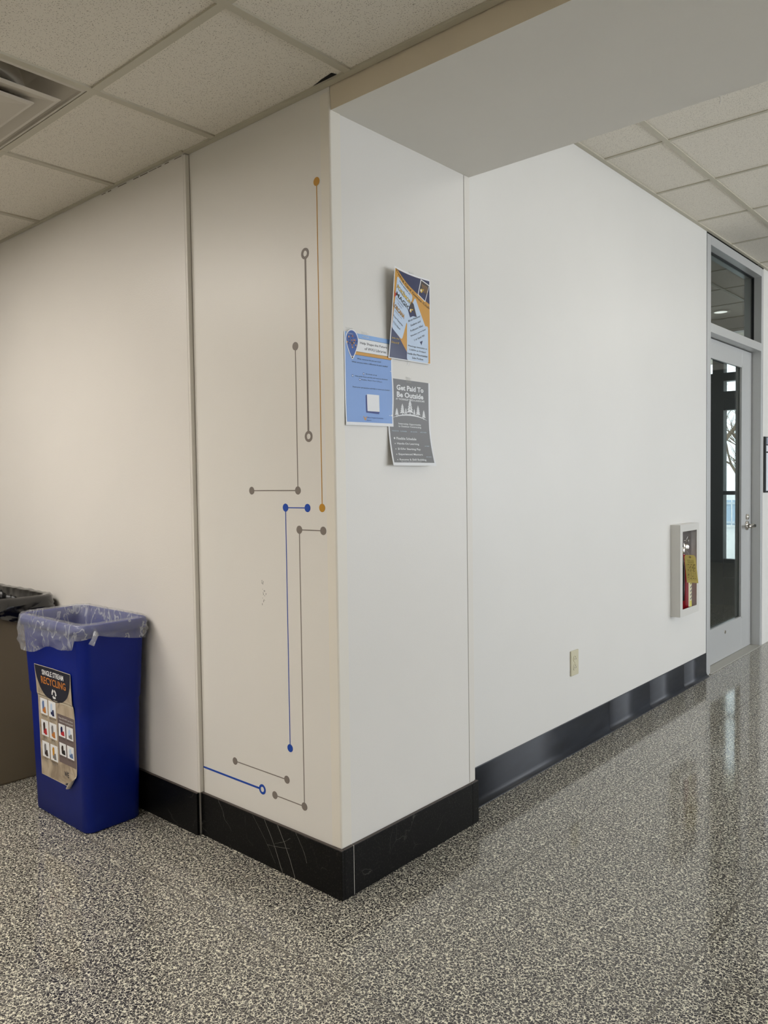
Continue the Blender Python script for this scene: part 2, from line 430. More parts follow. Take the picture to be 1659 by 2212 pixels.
# ================================================================== CEILING FITTINGS
for k, (q, lens, nm) in enumerate([(q, M['lens_warm'], 's') for q in LS]+[(q, M['lens_cool'], 'n') for q in LN]):
    z = HS if nm == 's' else HN
    t_ = thing('ceiling_light', ['white lensed ceiling light above the bins', 'white lensed ceiling light behind the viewer', 'white lensed ceiling light beside the south wall', 'white lensed corridor light near the beam', 'white lensed corridor light past the glass door', 'white lensed corridor light by the east windows'][k],
               'ceiling light', ((q[0]+q[1])/2, (q[2]+q[3])/2, z), 0)
    hx, hy = (q[1]-q[0])/2-.013, (q[3]-q[2])/2-.013
    bm = bmesh.new()
    for a in ((-hx, hx, -hy, -hy+.02), (-hx, hx, hy-.02, hy), (-hx, -hx+.02, -hy, hy), (hx-.02, hx, -hy, hy)): box(bm, *a, .003, .09)
    box(bm, -hx, hx, -hy, hy, .09, .1)
    obj('light_housing', bm, M['tee'], t_)
    obj('light_lens', B(-hx+.02, hx-.02, -hy+.02, hy-.02, .012, .016), lens, t_)

# square cone diffuser with round duct behind
M['diff'] = mat('diffuser_enamel', (196, 189, 176), .4)
t_ = thing('air_diffuser', 'square white ceiling air diffuser with nested cones and a dark round duct', 'air vent', ((DX0+DX1)/2, (DY0+DY1)/2, HS))
h = T/2-.013
def sqring(bm, h0, z0, h1, z1, mi=0):
    a = [bm.verts.new((sx*h0, sy*h0, z0)) for sx, sy in ((-1, -1), (1, -1), (1, 1), (-1, 1))]
    b = [bm.verts.new((sx*h1, sy*h1, z1)) for sx, sy in ((-1, -1), (1, -1), (1, 1), (-1, 1))]
    for i in range(4): f = bm.faces.new((a[i], a[(i+1) % 4], b[(i+1) % 4], b[i])); f.material_index = mi
def cone(bm, h0, z0, h1, z1, th=.002):
    # louvre: flat lip then a sloped blade going up and inward
    sqring(bm, h0, z0, h1, z1); sqring(bm, h1, z1, h1-th, z1); sqring(bm, h1-th, z1, h0-th*2, z0+th); sqring(bm, h0-th*2, z0+th, h0, z0)
bm = bmesh.new()
sqring(bm, h, .002, h-.010, -.001); sqring(bm, h-.010, -.001, h-.014, .004); sqring(bm, h-.014, .004, .20, .045); sqring(bm, h, .002, h, .1)
sqring(bm, .20, .045, .152, .062)
ob = obj('diffuser_frame', bm, M['diff'], t_)
bm = bmesh.new()
lathe(bm, (0, 0, .02), [(.182, .004), (.222, -.006), (.225, -.002), (.225, .042)], 48)
lathe(bm, (0, 0, .02), [(.182, .004), (.179, .02), (.177, .045)], 48)
obj('duct_collar', bm, M['diff'], t_)
bm = bmesh.new(); lathe(bm, (0, 0, .06), [(.178, 0), (.172, .06), (.172, .15), (0.0, .15)], 40)
obj('duct', bm, M['gap'], t_)
bm = bmesh.new()
sqring(bm, .240, -.026, .228, -.030); sqring(bm, .228, -.030, .150, -.010); sqring(bm, .150, -.010, .148, -.006); sqring(bm, .148, -.006, .240, -.024); sqring(bm, .240, -.024, .240, -.026)
obj('cone', bm, M['diff'], t_)
bm = bmesh.new()
sqring(bm, .187, -.036, .176, -.040); sqring(bm, .176, -.040, .06, -.026); sqring(bm, .187, -.036, .187, -.033); sqring(bm, .187, -.033, .12, -.012)
f = bm.faces.new([bm.verts.new((sx*.06, sy*.06, -.026)) for sx, sy in ((-1, -1), (-1, 1), (1, 1), (1, -1))])
obj('cone', bm, M['diff'], t_)
for sx in (-1, 1):
    obj('bracket', tube(bmesh.new(), [(sx*.10, 0, -.02), (sx*.14, 0, .018), (sx*.15, 0, .05)], .004, 6), M['diff'], t_)

# ================================================================== DOOR in the corridor wall
XF = C0+.003; XL = C0-.06                # frame face, leaf face
fw = .055
door = bpy.data.objects.new('door_1', None); COL.objects.link(door); door.location = (C0, (DY_0+DY_1)/2, 0); door['kind'] = 'structure'
door['label'] = 'aluminium-framed glass door with a transom pane above'
def dobj(name, bm, mats, parent=door, smooth=False, label=None):
    bmesh.ops.translate(bm, verts=bm.verts, vec=-door.location)
    return obj(name, bm, mats, parent, smooth, label)
YR = 4.432                                # inner face of the far jamb
bm = bmesh.new()
box(bm, C0-.115, XF, DY_0, DY_0+.066, 0, 2.722, 0, .0015)
box(bm, C0-.115, XF, YR, DY_1-.001, 0, 2.722, 0, .0015)
box(bm, C0-.115, XF, DY_0+.066, YR, 2.665, 2.722, 0, .0015)
box(bm, C0-.115, XF, DY_0+.066, YR, 2.133, 2.190, 0, .0015)
# stops
box(bm, C0-.115, C0-.055-.045, DY_0+.066, DY_0+.082, 0, 2.133)
fr = dobj('door_frame', bm, M['alu'])
bm = bmesh.new()
box(bm, C0-.115, C0-.105, DY_0+.066, YR, 2.10, 2.133); box(bm, C0-.115, C0-.105, YR-.014, YR, .0, 2.133)
dobj('door_stop', bm, M['black'], fr)
# transom glass, with black gaskets
bm = B(C0-.062, C0-.056, DY_0+.066, YR, 2.19, 2.665)
dobj('transom_glass', bm, M['glass'])
bm = bmesh.new()
for a in ((DY_0+.066, YR, 2.19, 2.196), (DY_0+.066, YR, 2.659, 2.665), (DY_0+.066, DY_0+.072, 2.19, 2.665), (YR-.006, YR, 2.19, 2.665)):
    box(bm, C0-.070, C0-.048, a[0], a[1], a[2], a[3])
dobj('transom_gasket', bm, M['black'])
# leaf
LY0, LY1 = DY_0+.069, YR-.012; LZ0, LZ1 = .008, 2.126
GY0, GY1, GZ0, GZ1 = LY0+.105, 4.205, .232, 2.012
leaf = bpy.data.objects.new('door_leaf', None); COL.objects.link(leaf); leaf.parent = door
bm = bmesh.new(); XB = XL-.044
box(bm, XB, XL, LY0, GY0, LZ0, LZ1, 0, .0015); box(bm, XB, XL, GY1, LY1, LZ0, LZ1, 0, .0015)
box(bm, XB, XL, GY0, GY1, LZ0, GZ0, 0, .0015); box(bm, XB, XL, GY0, GY1, GZ1, LZ1, 0, .0015)
dobj('leaf_frame', bm, M['alu'], leaf)
bm = bmesh.new(); g = .012              # glazing bead
for a in ((GY0, GY1, GZ0, GZ0+g), (GY0, GY1, GZ1-g, GZ1), (GY0, GY0+g, GZ0, GZ1), (GY1-g, GY1, GZ0, GZ1)):
    box(bm, XL-.012, XL+.003, *a, 0, .001)
dobj('glazing_bead', bm, M['alu'], leaf)
dobj('door_glass', B(XL-.022, XL-.016, GY0, GY1, GZ0, GZ1), M['glass'], leaf)
bm = cyl(bmesh.new(), (XL, 3.86, .185), (XL+.003, 3.86, .185), .012)
dobj('floor_pin', bm, M['chrome'], leaf)
# lever handle
LH = (XL, 4.315, .885)
bm = bmesh.new()
cyl(bm, LH, (XL+.010, LH[1], LH[2]), .034, .033, 32); cyl(bm, (XL+.01, LH[1], LH[2]), (XL+.014, LH[1], LH[2]), .027, .024, 32)
cyl(bm, (XL, LH[1], LH[2]+.062), (XL+.014, LH[1], LH[2]+.062), .021, .019, 24); cyl(bm, (XL+.014, LH[1], LH[2]+.062), (XL+.018, LH[1], LH[2]+.062), .008, .008, 16)
hd = dobj('door_handle', bm, M['chrome'], leaf, True)
bm = bmesh.new()
cyl(bm, (XL+.012, LH[1], LH[2]), (XL+.055, LH[1], LH[2]), .012, .012, 20)
pr = [(XL+.055, LH[1]+.012), (XL+.062, LH[1]), (XL+.060, LH[1]-.05), (XL+.056, LH[1]-.10), (XL+.050, LH[1]-.115)]
lo = []; 
for (x, y) in pr:
    lo.append([bm.verts.new((x+dx, y, LH[2]+dz)) for dx, dz in ((-.006, -.010), (.003, -.010), (.005, 0), (.003, .010), (-.006, .010))])
for A_, B_ in zip(lo, lo[1:]):
    for i in range(5): f = bm.faces.new((A_[i], A_[(i+1) % 5], B_[(i+1) % 5], B_[i])); f.smooth = True
bm.faces.new(lo[0][::-1]); bm.faces.new(lo[-1])
dobj('lever', bm, M['chrome'], leaf)
# threshold
struct('trim_7', B(C0-.13, C0+.012, DY_0+.05, DY_1-.03, 0, .006, bev=.002), mat('threshold_metal', (170, 168, 160), .6, metal=.3), label='low pale threshold strip under the glass door')

# ================================================================== ROOM BEHIND THE DOOR
YW = 6.15
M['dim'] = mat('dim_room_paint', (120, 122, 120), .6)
M['mullion'] = mat('bronze_grey_mullion', (92, 96, 96), .4, metal=.2)
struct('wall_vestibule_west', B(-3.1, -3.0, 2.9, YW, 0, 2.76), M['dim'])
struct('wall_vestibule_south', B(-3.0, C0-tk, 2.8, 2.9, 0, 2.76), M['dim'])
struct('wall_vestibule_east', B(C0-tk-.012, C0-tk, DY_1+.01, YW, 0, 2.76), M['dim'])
struct('floor_vestibule', B(-3.1, -.2, 2.9, 9.2, -.001, .0006), M['terrazzo'])
bm = bmesh.new()
xs3 = [-.51-T*k for k in range(5, 0, -1)]+[-.51, -.2]
ys3 = [1.888+T*k for k in range(2, 13)]
tiles(bm, xs3, ys3, HN)
cv = struct('ceiling_vestibule', bm, M['tile'])
bm = bmesh.new()
for x in xs3: box(bm, x-w, x+w, ys3[0], ys3[-1], HN, HN+.03)
for y in ys3: box(bm, xs3[0], -.2, y-.010, y+.010, HN+.0012, HN+.03)
obj('ceiling_grid', bm, M['tee'], cv)
struct('ceiling_plenum_vestibule', B(-3.2, -.2, 2.9, 9.2, HN+.1, HN+.15), M['gap'])
# storefront window at the back
win = bpy.data.objects.new('window_1', None); COL.objects.link(win); win.location = (-1, YW, 0); win['kind'] = 'structure'
def wobj(name, bm, mats, parent=win):
    bmesh.ops.translate(bm, verts=bm.verts, vec=-win.location); return obj(name, bm, mats, parent)
bm = bmesh.new()
d0, d1 = YW, YW+.10
for x0, x1 in ((-3.0, -2.9), (-1.99, -1.89), (-.994, -.893), (-.30, -.2)): box(bm, x0, x1, d0, d1, 0, 2.73)
for x0, x1 in ((-2.9, -1.99), (-1.89, -.994), (-.893, -.30)):
    box(bm, x0, x1, d0, d1, 2.60, 2.73); box(bm, x0, x1, d0, d1, 2.145, 2.222); box(bm, x0, x1, d0, d1, 1.97, 2.045); box(bm, x0, x1, d0+.01, d1, 1.87, 1.97)
    box(bm, x0, x1, d0+.005, d1-.02, 1.062, 1.098); box(bm, x0, x1, d0+.02, d1-.02, .27, .446); box(bm, x0, x1, d0, d1, .20, .27)
    box(bm, x0, x1, d0+.03, d1-.03, 0, .20)
for x0, x1 in ((-2.9, -1.99), (-1.89, -.994)): box(bm, x0, x1, d0+.04, d1-.03, .27, 2.145)
wobj('window_frame', bm, M['mullion'])
wobj('window_glass', B(-2.9, -.3, YW+.05, YW+.054, .0, 2.7), M['glass_clear'])
# recessed can light
t_ = thing('downlight', 'small round recessed downlight in the ceiling behind the transom pane', 'ceiling light', (-.806, 5.80, HN))
obj('light_trim', lathe(bmesh.new(), (0, 0, 0), [(.055, .004), (.085, .002), (.082, -.006), (.057, -.006), (.055, .004)]), M['tee'], t_)
obj('light_lens', lathe(bmesh.new(), (0, 0, 0), [(0, -.004), (.056, -.004)]), emit('downlight_lens', (1, .98, .94), 1.6), t_)
# outside
M['ground'] = mat('pale_concrete', (214, 213, 208), .9)
struct('floor_outside', B(-40, 25, 9.2, 60, -.12, -.02), M['ground'])
struct('floor_outside_walk', B(-40, -3.1, 2, 9.2, -.12, -.02), M['ground'])
fn = thing('fence', 'pale blue-grey low panel fence seen through the door glass', 'fence', (-6, 18, -.02))
bm = bmesh.new()
for k in range(60): box(bm, -9+k*.3, -9+k*.3+.27, 0, .03, .08, .68)
obj('panel', bm, mat('pale_blue_fence', (176, 196, 214), .6), fn)
bm = bmesh.new(); box(bm, -9, 9, -.03, 0, .12, .17); box(bm, -9, 9, -.03, 0, .58, .63)
obj('rail', bm, mat('pale_fence_rail', (205, 215, 222), .6), fn)
M['bark'] = mat('pale_bark', (128, 112, 92), .9)
def tree(x, y, hgt, seed, label):
    rnd = random.Random(seed); bm = bmesh.new()
    def br(p, d, L, r, dep):
        q = p; pts = [p]; 
        for k in range(3):
            d = (d+Vector((rnd.uniform(-.18, .18), rnd.uniform(-.18, .18), rnd.uniform(-.05, .12)))).normalized(); q = q+d*L/3; pts.append(q)
        tube(bm, pts, r, 5, taper=[1, .9, .8, .68])
        if dep == 0: return
        for k in range(3 if dep > 1 else 4):
            nd = (d+Vector((rnd.uniform(-.8, .8), rnd.uniform(-.8, .8), rnd.uniform(-.1, .6)))).normalized()
            br(pts[rnd.choice((1, 2, 3))], nd, L*rnd.uniform(.6, .8), r*.55, dep-1)
    br(Vector((0, 0, 0)), Vector((0, 0, 1)), hgt*.38, hgt*.022, 6 if seed == 13 else 5)
    o = obj('bare_tree', bm, M['bark']); o.location = (x, y, -.02); tag(o, label, 'tree', 'bare trees beyond the fence'); return o
TL = ['leafless tree standing beyond the fence, westernmost of the trees', 'leafless tree beyond the fence, second from the west', 'leafless tree in the middle of the row beyond the fence', 'leafless tree beyond the fence, second from the east', 'leafless tree beyond the fence, easternmost of the trees']
for k, (x, y, hh) in enumerate([(-13.5, 25, 6.5), (-9.8, 20.5, 5), (-6.15, 22.4, 5.5), (-4.4, 19.6, 4.2), (-1.5, 24, 6)]): tree(x, y, hh, 11+k, TL[k])

# ================================================================== WALL GRAPHICS on the pillar
DC = {'gold': mat('gold_decal', (190, 138, 38), .5), 'grey': mat('grey_decal', (128, 119, 112), .5), 'blue': mat('blue_decal', (22, 72, 170), .45)}
def decal(label, col, lines=(), dots=(), rings=()):
    t_ = thing('wall_decal', label, 'wall decal', (lines[0][0][0], -.0002, lines[0][0][1]), 0, 'circuit-line decals on the pillar')
    ox, oz = lines[0][0]
    for (a, b, wd) in lines:
        xa, xb = sorted((a[0], b[0])); za, zb = sorted((a[1], b[1])); h_ = wd/2
        if xb-xa > zb-za: za, zb = (za+zb)/2-h_, (za+zb)/2+h_
        else: xa, xb = (xa+xb)/2-h_, (xa+xb)/2+h_
        bm = B(xa-ox, xb-ox, -.0005, .0001, za-oz, zb-oz)
        obj('line', bm, DC[col], t_)
    for (x, z, r) in dots:
        bm = cyl(bmesh.new(), (x-ox, 0, z-oz), (x-ox, -.0006, z-oz), r, r, 40); obj('dot', bm, DC[col], t_)
    for (x, z, r, ri) in rings:
        bm = bmesh.new(); n = 40
        P_ = [[bm.verts.new((x-ox+q*math.cos(2*PI*i/n), yy, z-oz+q*math.sin(2*PI*i/n))) for i in range(n)] for q, yy in ((ri, -.0006), (r, -.0006), (r, 0))]
        for A_, B_ in zip(P_, P_[1:]):
            for i in range(n): bm.faces.new((A_[i], A_[(i+1) % n], B_[(i+1) % n], B_[i]))
        obj('ring', bm, DC[col], t_)
R0 = .0125
decal('gold vertical circuit line with a dot at each end', 'gold', [((-.0575, 2.118), (-.0575, 1.165), .003)], [(-.0575, 2.118, R0), (-.0575, 1.165, R0)])
decal('thick grey vertical circuit line ending in two open rings', 'grey', [((-.112, 1.908), (-.1105, 1.392), .0065)], (), [(-.112, 1.921, .0165, .0085), (-.1103, 1.379, .0165, .0085)])
decal('grey circuit line running down then turning toward the bins, above the blue lines', 'grey', [((-.162, 1.654), (-.162, 1.217), .003), ((-.162, 1.217), (-.382, 1.217), .003)], [(-.162, 1.654, R0), (-.162, 1.217, R0), (-.382, 1.217, R0)])
decal('thin blue circuit line with three filled dots', 'blue', [((-.220, 1.164), (-.220, .408), .003), ((-.220, 1.164), (-.1208, 1.164), .003)], [(-.220, 1.164, R0), (-.1208, 1.164, R0), (-.220, .408, R0)])
decal('tall grey circuit line turning at top and bottom, four dots', 'grey', [((-.159, 1.097), (-.159, .238), .003), ((-.159, 1.097), (-.0546, 1.097), .003), ((-.159, .238), (-.2978, .238), .003)], [(-.159, 1.097, R0), (-.0546, 1.097, R0), (-.159, .238, R0), (-.2978, .238, R0)])
decal('short grey horizontal circuit line with a dot at each end, above the thick blue line', 'grey', [((-.50, .303), (-.2382, .303), .003)], [(-.50, .303, R0), (-.2382, .303, R0)])
decal('thick blue horizontal circuit line ending in an open ring near the baseboard', 'blue', [((-PA+.007, .2413), (-.373, .2413), .0065)], (), [(-.3596, .2413, .0165, .0085)])
# scuff marks in the paint
bm = bmesh.new()
for k in range(16):
    x = -.332+random.uniform(-.012, .012); z = random.uniform(.85, .935); s = random.uniform(.0004, .0012)
    bm.faces.new([bm.verts.new((x+a*s, -.00015, z+b*s*2.5)) for a, b in ((-1, -1), (1, -1), (1, 1), (-1, 1))])
o = obj('scuff_marks', bm, M['alu_dark'], bpy.data.objects['wall_pillar'])

# ================================================================== PRINTED MATTER
class Art:
    """flat print laid out in metres (u right, v down) and bent onto a surface by fn(u, v, lift)"""
    def __init__(s): s.items = []; s.mats = []
    def mi(s, m):
        if m not in s.mats: s.mats.append(m)
        return s.mats.index(m)
    def poly(s, pts, m, layer=1): s.items.append(([tuple(p) for p in pts], [list(range(len(pts)))], s.mi(m), layer))
    def rect(s, u0, v0, u1, v1, m, layer=1, r=0, n=6):
        if r <= 0: s.poly([(u0, v0), (u1, v0), (u1, v1), (u0, v1)], m, layer); return
        p = []
        for cx, cy, a0 in ((u1-r, v0+r, -PI/2), (u1-r, v1-r, 0), (u0+r, v1-r, PI/2), (u0+r, v0+r, PI)):
            for k in range(n+1): a = a0+k*PI/2/n; p.append((cx+r*math.cos(a), cy+r*math.sin(a)))
        s.poly(p, m, layer)
    def disc(s, u, v, r, m, layer=1, ru=None, n=28): s.poly([(u+(ru or r)*math.cos(2*PI*k/n), v+r*math.sin(2*PI*k/n)) for k in range(n)], m, layer)
    def quadround(s, q, r, m, layer=1):
        p = []
        for i in range(4):
            a, b, c = Vector(q[i-1]), Vector(q[i]), Vector(q[(i+1) % 4])
            s0 = b+(a-b).normalized()*r; s1 = b+(c-b).normalized()*r
            for k in range(6):
                tt = k/5; p.append(tuple((1-tt)**2*s0+2*tt*(1-tt)*b+tt*tt*s1))
        s.poly(p, m, layer)
    def text(s, txt, cu, cv, wd, ht, m, layer=3, rot=0, bold=0, shear=0, arc=None):
        c = bpy.data.curves.new('t', 'FONT'); c.body = txt; c.size = 1; c.offset = bold; c.resolution_u = 2; c.shear = shear
        o = bpy.data.objects.new('t', c); COL.objects.link(o)
        bpy.context.view_layer.update()
        me = o.evaluated_get(bpy.context.evaluated_depsgraph_get()).to_mesh()
        vs = [(v.co.x, v.co.y) for v in me.vertices]; fs = [list(p.vertices) for p in me.polygons]
        o.to_mesh_clear(); bpy.data.objects.remove(o); bpy.data.curves.remove(c)
        if not vs: return
        x0, x1 = min(v[0] for v in vs), max(v[0] for v in vs); y0, y1 = min(v[1] for v in vs), max(v[1] for v in vs)
        ca, sa = math.cos(rot), math.sin(rot); out = []
        for x, y in vs:
            a = ((x-x0)/(x1-x0)-.5)*wd; b = -((y-y0)/(y1-y0)-.5)*ht
            if arc: b += arc*(2*a/wd)**2
            out.append((cu+a*ca-b*sa, cv+a*sa+b*ca))
        s.items.append((out, fs, s.mi(m), layer))
    def build(s, name, fn, parent, step=.012, lift=.00010):
        bm = bmesh.new()
        for pts, fs, mi, layer in s.items:
            b2 = bmesh.new(); vs = [b2.verts.new((p[0], p[1], 0)) for p in pts]
            for f in fs:
                try: b2.faces.new([vs[i] for i in f])
                except ValueError: pass
            bmesh.ops.triangulate(b2, faces=b2.faces)
            for _ in range(7):
                es = [e_ for e_ in b2.edges if e_.calc_length() > step]
                if not es: break
                bmesh.ops.subdivide_edges(b2, edges=es, cuts=1); bmesh.ops.triangulate(b2, faces=b2.faces)
            for f in b2.faces: f.material_index = mi
            idx = {}
            for v in b2.verts: idx[v] = bm.verts.new(fn(v.co.x, v.co.y, layer*lift))
            nref = None
            for f in b2.faces:
                try: nf = bm.faces.new([idx[v] for v in f.verts]); nf.material_index = mi
                except ValueError: pass
            b2.free()
        return obj(name, bm, s.mats, parent)
def sheet(name, wd, ht, fn, m, parent, nu=20, nv=26):
    bm = bmesh.new(); lay = []
    for off in (0, -.00018):
        lay.append([[bm.verts.new(fn(wd*i/nu, ht*j/nv, off)) for i in range(nu+1)] for j in range(nv+1)])
    for s_, G in enumerate(lay):
        for j in range(nv):
            for i in range(nu):
                q = (G[j][i], G[j][i+1], G[j+1][i+1], G[j+1][i]); f = bm.faces.new(q if s_ else q[::-1]); f.smooth = True
    return obj(name, bm, m, parent)
PM = {k: mat('print_'+k, v, r_) for k, v, r_ in [('white', (235, 236, 238), .45), ('gold', (208, 152, 58), .4), ('navy', (28, 38, 84), .35), ('ltblue', (196, 214, 236), .42), ('black', (22, 22, 26), .45),
    ('yellow', (226, 190, 60), .4), ('blue', (128, 164, 222), .42), ('blue2', (140, 180, 232), .42), ('steel', (92, 120, 168), .5), ('grey', (128, 128, 130), .5), ('balloon', (38, 82, 160), .4), ('orange', (196, 122, 52), .4), ('red', (190, 40, 50), .4), ('darkblue', (24, 52, 128), .4), ('brownd', (58, 46, 44), .4)]}
def tape(parent, o0, pts):
    bm = bmesh.new(); vs = [bm.verts.new(Vector(p)-Vector(o0)) for p in pts]; bm.faces.new(vs)
    bmesh.ops.solidify(bm, geom=bm.faces[:], thickness=-.0002)
    return obj('tape_strip', bm, M['tape'], parent)
m = bpy.data.materials.new('clear_tape'); m.use_nodes = True; nt = m.node_tree; bs = nt.nodes['Principled BSDF']
bs.inputs['Base Color'].default_value = (.85, .85, .83, 1); bs.inputs['Roughness'].default_value = .12; bs.inputs['Alpha'].default_value = .28
M['tape'] = m

# --- card club poster
def poster(label, y0, z0, fnraw):
    o0 = Vector((.0005, y0, z0))
    t_ = thing('poster', label, 'poster', o0, 0, 'posters taped to the pillar')
    def fn(u, v, lift): return Vector(fnraw(u, v, lift))-o0
    return t_, fn, o0
PW, PH = .2159, .2785
def f1(u, v, lift):
    s = u/PW; r = v/PH
    curl = .028*max(0, 1-s/.75)**1.7*(1-r)**.85+.0028
    return (.0030+curl+lift, .2355+u+.004*(1-s)*(1-r), 1.904-v)
t_, fn, o0 = poster('card club poster in navy and gold, its upper corner lifting off the wall', .2355, 1.904, f1)
sheet('paper', PW, PH, fn, PM['white'], t_)
A = Art(); U = lambda p: (p[0]*PW, p[1]*PH)
bd = .022
A.poly([U(p) for p in ((bd, bd*.8), (1-bd*.7, bd*.8), (1-bd*.7, 1-bd*.5), (bd, 1-bd*.5))], PM['gold'], 1)
A.poly([U(p) for p in ((.09, .02), (.984, .018), (.984, .29), (.72, .215), (.40, .125))], PM['navy'], 2)
A.poly([U(p) for p in ((.022, .66), (.22, .75), (.42, .90), (.43, .989), (.022, .989))], PM['navy'], 2)
A.quadround([U(p) for p in ((.41, .57), (.94, .555), (.94, .989), (.42, .989))], .008, PM['ltblue'], 3)
A.quadround([U(p) for p in ((.10, .085), (.56, .245), (.29, .775), (.022, .665))], .010, PM['ltblue'], 4)
A.quadround([U(p) for p in ((.62, .25), (.955, .665), (.585, .80), (.375, .54))], .010, PM['ltblue'], 5)
A.poly([U(p) for p in ((.77, .022), (.985, .065), (.875, .275), (.69, .21))], PM['white'], 4)
A.poly([U(p) for p in ((.782, .035), (.97, .075), (.868, .262), (.708, .205))], PM['brownd'], 5)
A.poly([U(p) for p in ((.75, .12), (.90, .20), (.868, .262), (.708, .205))], PM['navy'], 6)
def drop(cu, cv, r):
    A.disc(cu*PW, cv*PH, r, PM['yellow'], 7); A.poly([(cu*PW+r*.2, cv*PH-r*.95), (cu*PW+r*2.3, cv*PH-r*.9), (cu*PW+r*.9, cv*PH+r*.3)], PM['yellow'], 7); A.disc(cu*PW-r*.2, cv*PH-r*.1, r*.5, PM['white'], 8)
drop(.78, .155, .0065)
for k in range(4): A.poly([U(p) for p in ((.80+k*.035, .075+k*.004), (.808+k*.035, .076+k*.004), (.84+k*.03, .17), (.836+k*.03, .17))], PM['gold'], 7)
A.poly([U(p) for p in ((.51, .31), (.58, .335), (.66, .475), (.56, .475), (.485, .50), (.435, .43))], PM['brownd'], 6)
A.poly([U(p) for p in ((.47, .37), (.66, .475), (.56, .475), (.485, .50), (.435, .43))], PM['navy'], 7)
drop(.50, .42, .0065)
A.poly([U(p) for p in ((.73, .755), (.80, .735), (.77, .79))], PM['navy'], 6)
A.text('Trading Card Games Club', .505*PW, .195*PH, 1.02*PW, .036*PH, PM['black'], 8, math.atan2(.30*PH, .90*PW), 0, arc=-.003)
ra = math.radians(24)
A.text('Interested in:', .335*PW, .185*PH, .35*PW, .022*PH, PM['black'], 8, ra)
A.text('POK\u00c9MON', .315*PW, .262*PH, .44*PW, .060*PH, PM['navy'], 8, ra, .05)
A.text('POK\u00c9MON', .315*PW, .262*PH, .425*PW, .053*PH, PM['yellow'], 9, ra, .015)
A.poly([U(p) for p in ((.03, .26), (.06, .285), (.10, .275), (.08, .315), (.05, .33), (.045, .295))], PM['red'], 8)
A.text('MAGIC', .285*PW, .345*PH, .42*PW, .050*PH, PM['black'], 8, ra, .02)
A.text('THE GATHERING', .20*PW, .368*PH, .24*PW, .010*PH, PM['navy'], 8, ra)
A.text('Disney', .205*PW, .405*PH, .13*PW, .020*PH, PM['darkblue'], 8, ra)
A.text('LORCANA', .185*PW, .462*PH, .34*PW, .050*PH, PM['black'], 8, ra, .05)
A.text('LORCANA', .185*PW, .462*PH, .33*PW, .044*PH, PM['gold'], 9, ra, .01)
A.text('TRADING CARD GAME', .165*PW, .505*PH, .22*PW, .008*PH, PM['navy'], 8, ra)
A.text('Your Favorite', .17*PW, .57*PH, .28*PW, .024*PH, PM['black'], 8, ra)
A.text('TCG Here!', .14*PW, .63*PH, .21*PW, .022*PH, PM['black'], 8, ra)
rb = math.radians(-22)
for k, (s_, wd) in enumerate([('All are Welcome!', .33), ('Students and', .27), ('Professors Alike!', .34), ("Whether you're level", .40), ('1 or level 99!', .27)]):
    A.text(s_, (.59+.032*k)*PW, (.50+.052*k)*PH, wd*PW, .024*PH, PM['black'], 9, rb)
A.text('Join the', .13*PW, .775*PH, .18*PW, .022*PH, PM['yellow'], 8, 0); A.text('Discord!', .13*PW, .82*PH, .18*PW, .022*PH, PM['yellow'], 8, 0)
for k, (s_, wd) in enumerate([('Meetings biweekly at', .46), ('5:30PM on Fridays!', .40), ('Inside the Mountainlair', .49), ('Side Pocket', .27)]):
    A.text(s_, .675*PW, (.825+.043*k)*PH, wd*PW, .023*PH, PM['black'], 8, 0)
A.build('printed_artwork', fn, t_)
tape(t_, o0, [(.0045, .335, 1.632), (.0045, .343, 1.632), (.0009, .341, 1.612), (.0009, .333, 1.612)])
tape(t_, o0, [(.0060, .345, 1.898), (.0045, .372, 1.898), (.0009, .372, 1.912), (.0009, .345, 1.913)])

# --- libraries poster
def f2(u, v, lift):
    s = u/PW; r = v/PH
    x = .0032+.0003*math.sin(s*6)+lift
    x += .004*max(0, (s-.8)/.2)**2*max(0, math.sin((r-.35)/.5*PI))*(1 if .35 < r < .85 else 0)
    x += .006*(r**6)*(1-abs(s-.4))
    return (x, .0415+u, 1.683-v-.004*r*(1-s))
t_, fn, o0 = poster('light blue library survey poster with a balloon picture', .0415, 1.683, f2)
PH2 = .2705
sheet('paper', PW, PH2, fn, PM['white'], t_)
A = Art(); U = lambda p: (p[0]*PW, p[1]*PH2)
A.rect(.02*PW, .0*PH2, .975*PW, .965*PH2, PM['blue'], 1)
A.rect(.02*PW, .0*PH2, .975*PW, .13*PH2, PM['blue2'], 2)
A.rect(.12*PW, .055*PH2, .985*PW, .235*PH2, PM['black'], 3, .006)
A.rect(.123*PW, .058*PH2, .985*PW, .232*PH2, PM['gold'], 4, .006)
A.rect(.14*PW, .050*PH2, .955*PW, .198*PH2, PM['black'], 5, .006)
A.rect(.143*PW, .053*PH2, .95*PW, .195*PH2, PM['white'], 6, .006)
cu_, cv_ = .155*PW, .105*PH2
def bal(g, m_, L_):
    p = []
    for k in range(40):
        a = 2*PI*k/40; r_ = .027+g; x_ = r_*math.sin(a); y_ = -r_*math.cos(a)*1.05
        if y_ > 0: y_ = y_*1.75; x_ *= (1-.55*(y_/(r_*1.84))**1.3)
        p.append((cu_+x_*.92, cv_+y_-.006))
    A.poly(p, m_, L_)
bal(.003, PM['white'], 7); bal(0, PM['balloon'], 8)
rr = random.Random(3)
for k in range(34):
    a = rr.uniform(0, 2*PI); q = rr.uniform(0, .021); A.rect(cu_+q*math.cos(a)-.0022, cv_+q*math.sin(a)*1.1, cu_+q*math.cos(a)+.0022, cv_+q*math.sin(a)*1.1+.0045, PM[rr.choice(['orange', 'darkblue', 'gold', 'navy', 'brownd'])], 9)
